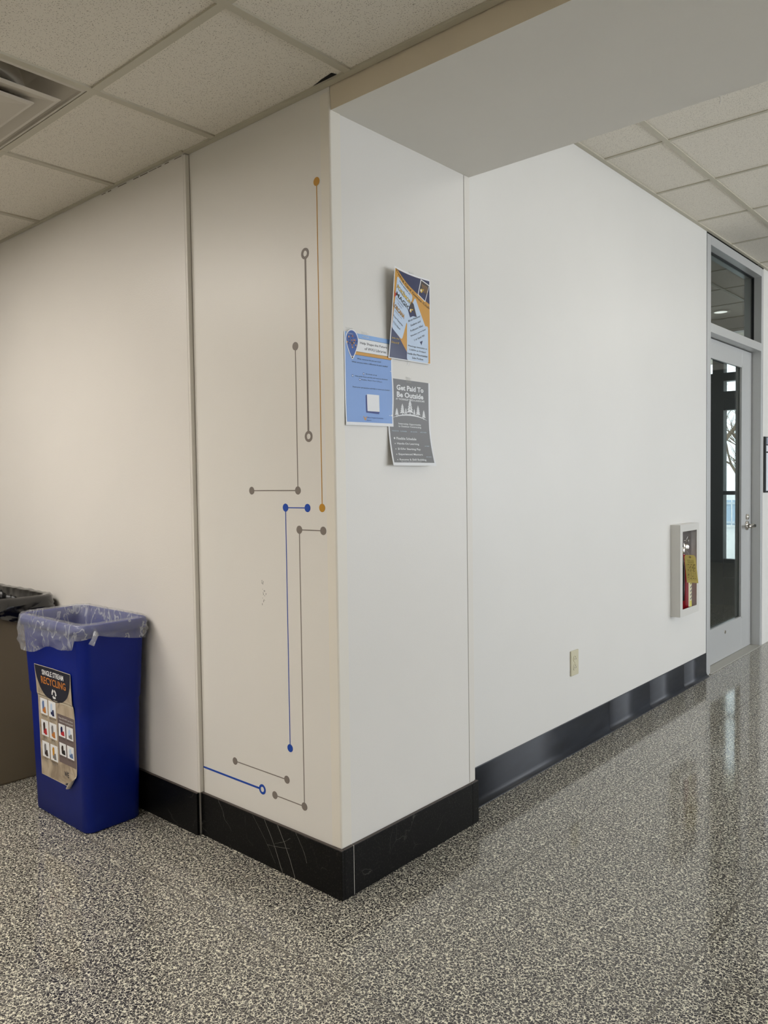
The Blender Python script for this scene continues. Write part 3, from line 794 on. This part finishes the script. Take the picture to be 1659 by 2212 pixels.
A.rect(cu_-.004, cv_+.040, cu_+.004, cv_+.047, PM['white'], 8); A.rect(cu_-.0025, cv_+.0415, cu_+.0025, cv_+.046, PM['black'], 9)
A.text('Help Shape the Future', .60*PW, .100*PH2, .57*PW, .034*PH2, PM['black'], 8, 0, .01)
A.text('of WVU Libraries', .635*PW, .152*PH2, .46*PW, .030*PH2, PM['black'], 8, 0, .01)
for s_, uu, vv, wd, hh in [('What resources do you use most?', .50, .275, .50, .020), ('What services make a difference in your studies?', .52, .315, .76, .020),
    ('20-minute survey', .54, .43, .24, .017), ('Help guide future services and resource decisions', .545, .465, .68, .017), ('Deadline: March 13 at 11:59 p.m.', .55, .498, .44, .017),
    ('Share your perspective and help us serve you better.', .54, .585, .78, .018)]:
    A.text(s_, uu*PW, vv*PH2, wd*PW, hh*PH2, PM['black'], 8, 0, .0)
for uu, vv in ((.38, .43), (.155, .465), (.30, .498)):
    A.rect(uu*PW-.0033, vv*PH2-.0033, uu*PW+.0033, vv*PH2+.0033, PM['darkblue'], 4); A.rect(uu*PW-.0022, vv*PH2-.0022, uu*PW+.0022, vv*PH2+.0022, PM['ltblue'], 5)
A.poly([U(p) for p in ((.41, .665), (.44, .655), (.44, .83), (.70, .835), (.685, .865), (.41, .855))], PM['darkblue'], 4)
A.rect(.44*PW, .65*PH2, .70*PW, .838*PH2, PM['white'], 5)
A.poly([U(p) for p in ((.345, .895), (.365, .90), (.375, .925), (.385, .905), (.395, .925), (.405, .90), (.425, .895), (.398, .935), (.385, .945), (.372, .935))], PM['gold'], 5)
A.text('West Virginia University', .60*PW, .912*PH2, .35*PW, .018*PH2, PM['darkblue'], 6); A.text('LIBRARIES', .46*PW, .94*PH2, .10*PW, .010*PH2, PM['darkblue'], 6)
A.build('printed_artwork', fn, t_)
for yy, zz in ((.065, 1.683), (.135, 1.679)):
    tape(t_, o0, [(.0048, yy-.016, zz-.006), (.0048, yy+.016, zz-.006), (.0007, yy+.016, zz+.013), (.0007, yy-.014, zz+.013)])

# --- grey job poster
def f3(u, v, lift):
    s = u/PW; r = v/PH
    c_ = max(0, (r-.45)/.55)**1.8
    return (.0008+.026*c_*(.72+.28*s)+.0012*(1-s)+lift, .2345+u-.004*c_*(s-.5), 1.5645-v*.985)
t_, fn, o0 = poster('grey job poster with white pine trees, its bottom edge curling outward', .2345, 1.5645, f3)
sheet('paper', PW, PH, fn, PM['white'], t_)
A = Art(); U = lambda p: (p[0]*PW, p[1]*PH)
A.rect(.03*PW, .0, .965*PW, .965*PH, PM['grey'], 1)
A.text('Get Paid To', .52*PW, .095*PH, .64*PW, .062*PH, PM['white'], 4, 0, .032)
A.text('Be Outside', .52*PW, .175*PH, .63*PW, .064*PH, PM['white'], 4, 0, .032)
A.text('AT THORNSLEY TREE & LANDSCAPE', .52*PW, .228*PH, .68*PW, .022*PH, PM['white'], 4, 0, .02)
def pine(cu, base, hh, wd):
    n = 4
    for k in range(n):
        f0 = k/n; top = base-hh+f0*hh*.72; bot = top+hh*.36; ww = wd*(.32+.68*(k+1)/n)/2
        A.poly([U((cu, top)), U((cu+ww, bot)), U((cu+ww*.3, bot-hh*.04)), U((cu-ww*.35, bot-hh*.04)), U((cu-ww, bot-hh*.01))], PM['white'], 4)
    A.rect((cu-.008)*PW, (base-hh*.1)*PH, (cu+.008)*PW, (base+.012)*PH, PM['white'], 4)
def arcv(u): return .395+.30*(u-.5)**2*1.1
for cu, hh, wd in ((.20, .095, .10), (.33, .13, .12), (.41, .075, .06), (.51, .175, .16), (.61, .075, .06), (.70, .13, .12), (.84, .105, .10)): pine(cu, arcv(cu)+.002, hh, wd)
p = [U((.07+.87*k/30, arcv(.07+.87*k/30))) for k in range(31)]+[U((.94-.87*k/30, arcv(.94-.87*k/30)+.018*math.sin(k/30*PI))) for k in range(31)]
for a in range(30): A.poly([p[a], p[a+1], p[60-a], p[61-a]], PM['white'], 4)
A.text('Internship Opportunity', .50*PW, .515*PH, .53*PW, .026*PH, PM['white'], 4, 0, .018); A.text('in Outdoor Contracting', .50*PW, .545*PH, .53*PW, .026*PH, PM['white'], 4, 0, .018)
for s_, uu in (('MORGANTOWN', .15), ('SUMMER', .34), ('681-212-7778', .58), ('APPLY NOW', .81)): A.text(s_, uu*PW, .60*PH, .15*PW, .012*PH, PM['ltblue'], 4)
for k, (s_, wd) in enumerate([('Flexible Schedule', .46), ('Hands-On Learning', .51), ('$15/hr Starting Pay', .53), ('Experienced Mentors', .56), ('Resume & Skill Building', .62)]):
    A.text(s_, (.16+wd/2)*PW, (.685+.062*k)*PH, wd*PW, .030*PH, PM['white'], 4, 0, .018)
    A.disc(.115*PW, (.685+.062*k)*PH, .0035 if k == 0 else .0018, PM['white'], 4)
A.text('*No prior experience necessary*', .42*PW, .955*PH, .48*PW, .012*PH, PM['white'], 4)
A.text('OUR WEBSITE', .86*PW, .765*PH, .11*PW, .010*PH, PM['ltblue'], 4); A.text('APPLICATION', .86*PW, .895*PH, .13*PW, .010*PH, PM['ltblue'], 4)
A.build('printed_artwork', fn, t_)
tape(t_, o0, [(.0028, .325, 1.557), (.0028, .352, 1.554), (.0007, .352, 1.573), (.0007, .325, 1.576)])

# ================================================================== OUTLET
M['almond'] = mat('almond_plastic', (205, 199, 172), .35)
t_ = thing('outlet', 'almond duplex wall socket low on the white corridor wall', 'wall socket', (C0, 1.598, .403))
bm = B(0, .0065, -.0355, .0355, -.0572, .0572, bev=.0022); fp = obj('faceplate', bm, M['almond'], t_)
for s in (1, -1):
    bm = bmesh.new(); n = 32; pts = []
    for i in range(n):
        a = 2*PI*i/n; y = .0172*math.cos(a); z = .0172*math.sin(a); z = max(-.0138, min(.0138, z)); pts.append((y, z+s*.0195))
    lo = [bm.verts.new((.0065, y, z)) for y, z in pts]; hi = [bm.verts.new((.0085, y*.95, (z-s*.0195)*.95+s*.0195)) for y, z in pts]
    for i in range(n): bm.faces.new((lo[i], lo[(i+1) % n], hi[(i+1) % n], hi[i]))
    bm.faces.new(hi)
    for yy, hh in ((-.0063, .0042), (.0063, .0034)): box(bm, .0085, .0087, yy-.0012, yy+.0012, s*.0195-.001-hh, s*.0195-.001+hh, 1)
    cyl(bm, (.0085, 0, s*.0195+.0085), (.0087, 0, s*.0195+.0085), .0024, n=16, mi=1)
    obj('socket', bm, [M['almond'], M['black']], t_)
obj('screw', cyl(bmesh.new(), (.0065, 0, 0), (.0078, 0, 0), .003, .0024, 16), M['almond'], t_)

# ================================================================== EXTINGUISHER CABINET
M['cab'] = mat('white_enamel_cabinet', (214, 212, 206), .3)
M['cab_in'] = mat('cabinet_interior', (214, 212, 212), .5)
t_ = thing('extinguisher_cabinet', 'white metal open-front cabinet standing proud of the corridor wall', 'cabinet', (C0, CY0, CZ0))
D = .052; Wc = CY1-CY0; Hc = CZ1-CZ0; dp = -.112
bm = bmesh.new()
# projecting collar, front frame with rounded return
for a in ((0, .010, 0, Hc), (Wc-.010, Wc, 0, Hc)): box(bm, 0, D, a[0], a[1], a[2], a[3], 0, .0015)
for a in ((.008, Wc-.008, 0, .010), (.008, Wc-.008, Hc-.010, Hc)): box(bm, 0, D, a[0], a[1], a[2], a[3], 0, .0015)
obj('collar', bm, M['cab'], t_)
bm = bmesh.new(); fw_ = .036
for a in ((0, fw_, 0, Hc), (Wc-fw_, Wc, 0, Hc), (fw_-.002, Wc-fw_+.002, 0, fw_+.004), (fw_-.002, Wc-fw_+.002, Hc-fw_-.004, Hc)): box(bm, D, D+.004, *a, 0, .0012)
obj('front_frame', bm, M['cab'], t_)
bm = bmesh.new()
box(bm, dp, dp+.003, .013, Wc-.013, .013, Hc-.013); box(bm, dp, D, .0131, .0160, .013, Hc-.013); box(bm, dp, D, Wc-.0160, Wc-.0131, .013, Hc-.013)
box(bm, dp, D, .016, Wc-.016, .0131, .016); box(bm, dp, D, .016, Wc-.016, Hc-.016, Hc-.0131)
box(bm, .02, D-.002, Wc-.030, Wc-.016, .016, Hc-.016)
obj('inner_box', bm, M['cab_in'], t_)
obj('acrylic_edge', B(D-.010, D-.004, fw_-.001, fw_+.004, fw_+.006, Hc-fw_-.02), mat('pinkish_acrylic_edge', (178, 150, 146), .3), t_)

M['red'] = mat('extinguisher_red', (140, 12, 26), .25)
EXC = (C0-.006, 2.935, CZ0+.018)
t_ = thing('fire_extinguisher', 'red fire extinguisher standing in the white wall cabinet', 'fire extinguisher', EXC)
r = .052
bm = lathe(bmesh.new(), (0, 0, 0), [(0, .0), (r*.86, .0), (r*.94, .004), (r, .016), (r, .255), (r*.96, .272), (r*.8, .290), (r*.5, .302), (.022, .308), (.020, .318), (0, .318)], 40)
obj('cylinder', bm, M['red'], t_)
bm = lathe(bmesh.new(), (0, 0, 0), [(r+.0006, .02), (r+.0006, .235)], 64)
kill = [f for f in bm.faces if not (-.20 < math.atan2(f.calc_center_median().y, f.calc_center_median().x)-(-.25) < .75)]
bmesh.ops.delete(bm, geom=kill, context='FACES')
mi_l = [mat('label_cream', (216, 208, 176), .4), mat('label_yellow', (205, 196, 90), .4), mat('label_ink', (48, 46, 70), .4), M['cab']]
lb = obj('instruction_label', bm, mi_l[0], t_)
def lab(bm, a0, a1, z0, z1, mi):
    n = 5; rr_ = r+.0012
    for k in range(n):
        a, b = a0+(a1-a0)*k/n, a0+(a1-a0)*(k+1)/n
        f = bm.faces.new([bm.verts.new((rr_*math.cos(q), rr_*math.sin(q), z)) for q, z in ((a, z0), (b, z0), (b, z1), (a, z1))]); f.material_index = mi
bm = bmesh.new(); q0 = -.25-.10
lab(bm, q0+.02, q0+.55, .022, .055, 0); lab(bm, q0+.02, q0+.55, .150, .175, 0); lab(bm, q0+.02, q0+.55, .20, .232, 0)
for k in range(7):
    z = .062+k*.022; lab(bm, q0+.10, q0+.22, z, z+.008, 1); lab(bm, q0+.30, q0+.48, z+.004, z+.013, 1)
obj('label_print', bm, [mi_l[1], mi_l[2]], lb)
bm = bmesh.new()
cyl(bm, (0, 0, .314), (0, 0, .372), .017, .015, 20); box(bm, -.014, .016, -.014, .014, .362, .388, 0, .003)
obj('valve', bm, M['chrome'], t_)
bm = bmesh.new()
tube(bm, [(-.01, .0, .384), (-.045, -.01, .402), (-.075, -.016, .41)], .0075, 10); tube(bm, [(.0, .0, .392), (-.03, -.01, .425), (-.07, -.016, .445)], .0070, 10)
obj('handle', bm, M['chrome'], t_)
bm = bmesh.new(); ring = [(.020+.004*math.sin(a), .032+.019*math.cos(a), .405+.019*math.sin(a)) for a in [2*PI*k/20 for k in range(21)]]
tube(bm, ring, .0016, 6); tube(bm, [(.0, .0, .398), (.018, .014, .402)], .0018, 6)
obj('pull_pin', bm, M['chrome'], t_)
bm = bmesh.new(); ax = Vector((.8, -.6, 0)).normalized()
lathe(bm, (.012, .016, .362), [(0.0, .0), (.019, .0), (.019, .010), (.016, .013), (0, .0135)], 28, axis=ax)
obj('gauge', bm, M['chrome'], t_)
bm = tube(bmesh.new(), [(-.01, -.012, .368), (.0, -.045, .362), (.018, -.062, .33), (.030, -.063, .25), (.030, -.062, .12), (.028, -.062, .06)], .0085, 10)
obj('hose', bm, M['black'], t_)
# inspection tag hanging on the front
M['tag'] = mat('yellow_card', (240, 226, 146), .6)
t_ = thing('inspection_tag', 'yellow inspection card hanging on the red fire extinguisher', 'tag', (C0+.062, 2.868, .795), -1.2)
def ftag(u, v, lift):
    a = math.radians(-4); uu = u-.030; vv = v
    y = uu*math.cos(a)-vv*math.sin(a)*-1*-1; z = -vv*math.cos(a)+uu*math.sin(a)*-1*-1
    return Vector((lift+.02*(v/.15)*.3, uu+vv*.10, -vv-uu*.02))
bm = bmesh.new(); wdt, htt = .060, .158
out = [(.008, 0), (wdt-.008, 0), (wdt, .012), (wdt, htt), (0, htt), (0, .012)]
vs = [bm.verts.new(ftag(u, v, 0)) for u, v in out]; f = bm.faces.new(vs); bmesh.ops.solidify(bm, geom=[f], thickness=.0006)
obj('card', bm, M['tag'], t_)
A = Art(); ink = mat('tag_ink', (120, 104, 50), .6); inkd = mat('tag_ink_dark', (70, 56, 40), .6)
A.disc(wdt/2, .012, .0055, inkd, 3); A.disc(wdt/2, .012, .0025, M['tag'], 5)
A.text('INSPECTION', wdt/2, .030, .034, .0045, inkd, 3)
for k in range(3): A.rect(.014, .037+k*.004, .048, .0385+k*.004, ink, 3)
for k in range(16): A.rect(.006, .052+k*.006, wdt-.006, .0525+k*.006, ink, 3)
for u in (.006, .015, .025, .030, .040, .048, wdt-.006): A.rect(u-.0003, .052, u+.0003, .143, ink, 3)
rr = random.Random(5)
for k in range(26): 
    u = rr.uniform(.008, .046); v = .054+rr.randrange(14)*.006; A.rect(u, v, u+rr.uniform(.003, .008), v+.0025, inkd, 3)
A.build('printed_table', lambda u, v, l_: ftag(u, v, l_*1.5), t_)
obj('string', tube(bmesh.new(), [(.001, .0, -.010), (-.02, -.008, .012), (-.052, -.024, .034)], .0008, 5), PM['white'], t_)

# ================================================================== NOTICE HOLDER past the door
t_ = thing('notice_board', 'black-edged notice holder on the wall just past the glass door', 'notice board', (C0, 4.50, 1.117))
obj('backing', B(.0005, .010, 0, .34, 0, .408, bev=.001), M['black'], t_)
bm = bmesh.new(); box(bm, .010, .0115, .035, .33, .012, .29, 0); box(bm, .010, .0115, .035, .33, .30, .345, 0); obj('insert', bm, mat('insert_paper', (222, 226, 234), .4), t_)
obj('header', B(.010, .0125, .035, .33, .352, .402), mat('header_grey', (150, 158, 172), .4), t_)

# ================================================================== BINS
def rrect(cx, cy, hx, hy, r, n=7):
    p = []
    for sx, sy, a0 in ((1, -1, -PI/2), (1, 1, 0), (-1, 1, PI/2), (-1, -1, PI)):
        for k in range(n+1):
            a = a0+k*PI/2/n; p.append((cx+sx*(hx-r)+r*math.cos(a), cy+sy*(hy-r)+r*math.sin(a)))
    return p
def loft(bm, rings, closed_bottom=True, closed_top=False, mi=0):
    R = [[bm.verts.new((x, y, z)) for x, y in rrect(cx, cy, hx, hy, r)] for cx, cy, hx, hy, r, z in rings]
    n = len(R[0])
    for A_, B_ in zip(R, R[1:]):
        for i in range(n): f = bm.faces.new((A_[i], A_[(i+1) % n], B_[(i+1) % n], B_[i])); f.smooth = True; f.material_index = mi
    if closed_bottom: bm.faces.new(R[0][::-1])
    if closed_top: bm.faces.new(R[-1])
    return R
m = mat('blue_plastic', (3, 28, 122), .45, spec=.25); t = NT(m); v = t.coord()
n1 = t.n('ShaderNodeTexNoise', i_Scale=500., i_Detail=2.); t.l(v, n1.inputs['Vector']); t.bump(n1.outputs['Fac'], .1, .0006)
n2 = t.n('ShaderNodeTexNoise', i_Scale=6., i_Detail=6.); t.l(v, n2.inputs['Vector'])
t.l(t.ramp(n2.outputs['Fac'], [(.3, lin((2, 27, 118))), (.62, lin((3, 31, 126))), (.8, lin((14, 42, 136)))]), t.b.inputs['Base Color'])
M['bluebin'] = m
BC = Vector((-1.19, -.170, 0))
blue = thing('recycling_bin', 'blue plastic recycling bin with a paper recycling sign on its front', 'recycling bin', BC)
bm = bmesh.new()
# (cx,cy,hx,hy,r,z)
HB = .753
rings = [(0, 0, .196, .104, .030, .0), (0, 0, .203, .110, .036, .006), (0, 0, .2155, .1165, .038, .40), (0, 0, .2165, .117, .038, .452), (0, 0, .2205, .121, .040, .462), (0, 0, .229, .126, .042, .60), (0, 0, .236, .131, .044, .715)]
loft(bm, rings)
obj('bin_body', bm, M['bluebin'], blue)
bm = bmesh.new()
loft(bm, [(0, 0, .236, .131, .044, .714), (0, 0, .248, .140, .05, .716), (0, 0, .250, .142, .052, .735), (0, 0, .248, .140, .05, .750), (0, 0, .242, .135, .047, HB), (0, 0, .232, .126, .043, HB), (0, 0, .228, .122, .042, .748), (0, 0, .222, .116, .04, .60), (0, 0, .205, .105, .036, .30), (0, 0, .190, .098, .03, .02)], False, True)
obj('rim', bm, M['bluebin'], blue)
# sign on the front face
SW, SH = .279, .425
def ysurf(z):   # front face of the bin (local y) at height z
    P_ = [(r_[5], -r_[3]) for r_ in rings]
    for (z0, y0), (z1, y1) in zip(P_, P_[1:]):
        if z0 <= z <= z1: return y0+(y1-y0)*(z-z0)/(z1-z0)
    return P_[-1][1]
SX0, SZ0 = -.128, .574
def fs(u, v, lift):
    s = u/SW; r_ = v/SH
    x = SX0+u+.002*r_; z = SZ0-v; y = ysurf(z)-.0012-lift
    c_ = (s-1)+1.5*max(0, r_-.865)               # lower right edge rolled up like a tube
    if c_ > 0:
        arc = c_*SW; R_ = .0078; ang = min(arc/R_, 5.2)
        x += -arc+(R_+0)*math.sin(ang)-lift*math.sin(ang); y -= R_*(1-math.cos(ang))-lift*(1-math.cos(ang))
    y -= .003*max(0, 1-r_*6)*abs(s-.5)*2
    y -= .004*max(0, (s-.85)/.15)*max(0, math.sin(r_*8))
    return Vector((x, y, z))
M['kraft'] = mat('kraft_print', (176, 160, 138), .5)
t = NT(M['kraft']); v = t.coord((1, 1, 1)); n1 = t.n('ShaderNodeTexNoise', i_Scale=14., i_Detail=4., i_Distortion=1.5); t.l(v, n1.inputs['Vector'])
t.l(t.ramp(n1.outputs['Fac'], [(.35, lin((150, 134, 114))), (.5, lin((178, 162, 140))), (.7, lin((196, 182, 160)))]), t.b.inputs['Base Color'])
sg = sheet('recycling_sign', SW, SH, fs, [mat('sign_paper_back', (205, 196, 178), .5)], blue, 34, 50)
A = Art(); signnavy = mat('sign_navy', (30, 32, 48), .45)
A.rect(.002, .002, SW-.002, SH-.002, M['kraft'], 1)
p = [(.002, .002)]+[(SW*.5-SW*.49*math.cos(a), .002+.125*math.sin(a)**.85) for a in [PI*k/28 for k in range(1, 28)]]+[(SW-.002, .002)]
cen = (SW/2, .04)
for a, b in zip(p, p[1:]): A.poly([cen, a, b], signnavy, 2)
A.poly([cen, p[-1], p[0]], signnavy, 2)
A.text('SINGLE STREAM', SW*.50, .024, .165, .020, PM['white'], 4, 0, .02)
A.text('RECYCLING', SW*.50, .054, .190, .028, PM['orange'], 4, 0, .02)
for k in range(3):   # three chasing arrows
    a0 = -PI/2+k*2*PI/3+.25
    cx_, cy_ = SW*.5, .096; R1, R2 = .018, .010
    seg = [a0+s_*1.25/5 for s_ in range(6)]
    for a, b in zip(seg, seg[1:]): A.poly([(cx_+R1*math.cos(a), cy_+R1*math.sin(a)), (cx_+R1*math.cos(b), cy_+R1*math.sin(b)), (cx_+R2*math.cos(b), cy_+R2*math.sin(b)), (cx_+R2*math.cos(a), cy_+R2*math.sin(a))], PM['white'], 4)
    a = seg[-1]; A.poly([(cx_+.022*math.cos(a), cy_+.022*math.sin(a)), (cx_+.014*math.cos(a+.55), cy_+.014*math.sin(a+.55)), (cx_+.006*math.cos(a), cy_+.006*math.sin(a))], PM['white'], 4)
A.rect(SW*.53, .165, SW-.002, .345, mat('sign_mauve', (112, 98, 96), .5), 2)
A.text('Please DO NOT put these', SW*.76, .178, .105, .007, PM['white'], 4); A.text('items in recycling bins!', SW*.77, .190, .100, .007, PM['white'], 4)
ph = [('steel', 'orange'), ('ltblue', 'navy'), ('brownd', 'red'), ('grey', 'orange'), ('grey', 'brownd'), ('gold', 'grey'), ('navy', 'red'), ('ltblue', 'grey'), ('brownd', 'black'), ('ltblue', 'steel')]
slots = [(.018, .128), (.083, .128), (.018, .210), (.083, .210), (.018, .292), (.083, .292), (.155, .200), (.213, .200), (.155, .270), (.213, .270)]
names_ = ['CARDBOARD', 'BEVERAGE CARTONS', 'GLASS', 'METAL', 'PAPER', 'PLASTICS', 'Food waste', 'Styrofoam', 'Plastic bags', 'Light bulbs']
rr = random.Random(9)
for (u, v), (c1, c2), nm in zip(slots, ph, names_):
    big = u < .15; ww, hh = (.056, .060) if big else (.050, .047)
    A.rect(u, v, u+ww, v+hh, PM['white'], 4)
    A.poly([(u+.016, v+hh-.008), (u+.014, v+.018), (u+.020, v+.008), (u+.030, v+.010), (u+.032, v+hh-.008)], PM[c1], 5)
    A.poly([(u+.026, v+hh-.005), (u+.028, v+hh*.55), (u+.040, v+hh*.5), (u+.044, v+hh-.006)], PM[c2], 6)
    A.disc(u+.022, v+hh*.75, .006, PM[c2], 6)
    A.text(nm, u+ww/2, v+hh+.006, min(ww-.006, .006*len(nm)), .006 if big else .004, PM['black'], 4, 0, 0)
    if big:
        for q in range(2): A.rect(u+.01, v+hh+.011+q*.004, u+ww-.01, v+hh+.012+q*.004, PM['grey'], 4)
A.text('WE', SW*.715, .382, .036, .020, signnavy, 4, 0, .018)
A.text('RECYCLE', SW*.80, .370, .05, .004, PM['grey'], 4)
A.disc(SW*.86, SH+.012, .026, signnavy, 3, ru=.058) if False else A.poly([(SW*.66, SH-.003), (SW*.70, SH-.010), (SW*.78, SH-.016), (SW*.88, SH-.017), (SW*.97, SH-.010), (SW*.99, SH-.003)], signnavy, 3)
A.build('sign_print', lambda u, v, l_: fs(u, v, l_), sg, .010, .00020)

# clear plastic liner draped over the rim
def liner_mat(name, rgb, alpha, rough, gloss, foldscale=14.):
    m = bpy.data.materials.new(name); m.use_nodes = True; t = m.node_tree; b = t.nodes['Principled BSDF']
    b.inputs['Base Color'].default_value = (*lin(rgb), 1); b.inputs['Roughness'].default_value = rough; b.inputs['Alpha'].default_value = alpha
    b.inputs['Coat Weight'].default_value = gloss; b.inputs['Coat Roughness'].default_value = .08
    q = NT(m); v = q.coord((1, 1, .45)); mp_ = v.node; mp_.inputs['Rotation'].default_value = (.5, .5, .2)
    n1 = q.n('ShaderNodeTexNoise', i_Scale=foldscale, i_Detail=3., i_Distortion=.7); q.l(v, n1.inputs['Vector']); q.bump(n1.outputs['Fac'], .8, .012)
    return m, q, n1
M['clear'], q, n1 = liner_mat('clear_plastic_film', (205, 208, 216), .34, .18, .8)
q.l(q.ramp(n1.outputs['Fac'], [(.30, (.20,)*3), (.49, (.27,)*3), (.512, (.60,)*3), (.535, (.30,)*3), (.64, (.24,)*3), (.655, (.5,)*3), (.675, (.2,)*3)]), q.b.inputs['Alpha'])
M['blackbag'], _, _ = liner_mat('black_bin_bag', (10, 10, 12), 1, .22, .8, 11.)
def liner(name, label, C, hx, hy, r, ztop, skirt, mat_, gather, inner=.25, grp=None, sd=0, inset=.020, amp=1.0):
    """rings follow the rim: inside tube, over the lip, outer skirt whose hem varies round the rim"""
    bm = bmesh.new(); n = 12
    base = rrect(0, 0, hx, hy, r, n); N = len(base)
    # resample evenly
    L_ = [0]
    for i in range(N): L_.append(L_[-1]+(Vector(base[(i+1) % N])-Vector(base[i])).length)
    K = 168; path = []
    for k in range(K):
        s_ = L_[-1]*k/K; i = max(j for j in range(N+1) if L_[j] <= s_+1e-9) % N
        a, b = Vector(base[i]), Vector(base[(i+1) % N]); tt = (s_-L_[i])/max(1e-9, L_[i+1]-L_[i]); path.append(a.lerp(b, tt))
    rowsL = []
    for k, p in enumerate(path):
        nrm = Vector((path[(k+1) % K].y-path[k-1].y, -(path[(k+1) % K].x-path[k-1].x))).normalized()
        hem, puff = skirt(k/K, p); g = gather(k/K, p)
        row = []
        for j in range(7):      # inside, bottom to top
            f_ = j/6; d_ = inner*(1-f_)
            wv_ = noise.noise(Vector((p.x*16+sd, p.y*16, d_*6)))*.010*min(1, d_*12+.1)
            row.append((p-nrm*(inset+.018*d_/inner+abs(wv_)*amp), ztop-d_+.002))
        row.append((p+nrm*.003, ztop+.004+.002*noise.noise(Vector((k*.35+sd, 0, 0)))+(amp-1)*.006*abs(noise.noise(Vector((k*.12+sd, 7, 0))))))
        row.append((p+nrm*.0125, ztop-.004))
        for j in range(1, 9):
            f_ = j/8; d_ = .006+hem*f_
            wv_ = noise.noise(Vector((p.x*14+sd+d_*60, p.y*14+d_*40, d_*26+3)))*.011*amp*min(1, f_*2.5)+puff*math.sin(f_*PI*.8)
            row.append((p+nrm*(.0135+abs(wv_)*1.0-.010*f_*g), ztop-.004-d_))
        rowsL.append([bm.verts.new((q_[0].x, q_[0].y, q_[1])) for q_ in row])
    for k in range(K):
        A_, B_ = rowsL[k], rowsL[(k+1) % K]
        for j in range(len(A_)-1): f = bm.faces.new((A_[j], B_[j], B_[j+1], A_[j+1])); f.smooth = True
    t_ = thing(name, label, 'bin liner', C); o = obj('bag_film', bm, mat_, t_)
    return t_
def skirt_clear(s, p):
    # long hem on the front face, gathered near the front right corner
    front = p.y < -.10; right = p.x > .20
    if front and not right: 
        f_ = (p.x+.23)/.46; h_ = .115-.055*max(0, f_-.35)/.65+.012*math.sin(f_*9); return h_, .010
    if right:
        f_ = (p.y+.13)/.26
        return .030+.050*abs(f_-.22)**.8, .004
    return .05, .003
def gath_clear(s, p): return 1.0
BL = liner('clear_bag', 'crumpled clear plastic bag folded over the rim of the blue bin', (BC.x, BC.y, 0), .242, .134, .048, HB+.003, skirt_clear, M['clear'], gath_clear, .30)
bm = tube(bmesh.new(), [(.246, -.083, .735), (.262, -.088, .722), (.268, -.100, .705), (.266, -.108, .690)], .011, 10, taper=[.7, .9, .8, 1.0])
obj('knot', bm, M['clear'], BL)

# tan trash can with black bag
m = mat('tan_plastic', (128, 116, 98), .55); M['tan'] = m
TC = Vector((-1.945, -.318, 0))
tan = thing('trash_can', 'large square tan plastic trash can lined with a black bag', 'trash can', TC)
bm = bmesh.new(); HT = .772
loft(bm, [(0, 0, .236, .236, .045, 0), (0, 0, .240, .240, .05, .01), (0, 0, .272, .262, .05, HT-.05)])
obj('bin_body', bm, M['tan'], tan)
bm = bmesh.new()
loft(bm, [(0, 0, .272, .262, .05, HT-.052), (0, 0, .283, .272, .055, HT-.048), (0, 0, .285, .274, .055, HT-.01), (0, 0, .280, .270, .052, HT), (0, 0, .268, .258, .05, HT), (0, 0, .264, .254, .05, HT-.03), (0, 0, .236, .236, .045, .02)], False, True)
obj('rim', bm, M['tan'], tan)
def skirt_black(s, p): return .072+.018*math.sin(p.x*17+p.y*23), .008
BG = liner('black_bag', 'shiny black bin bag folded over the rim of the tan trash can', (TC.x, TC.y, 0), .281, .271, .055, HT+.003, skirt_black, M['blackbag'], lambda s, p: .3, .34, sd=5, inset=.026, amp=2.2)
bm = tube(bmesh.new(), [(.285, -.05, .765), (.294, -.055, .735), (.290, -.07, .71)], .012, 8, taper=[.8, 1.1, .6])
obj('knot', bm, M['blackbag'], BG)
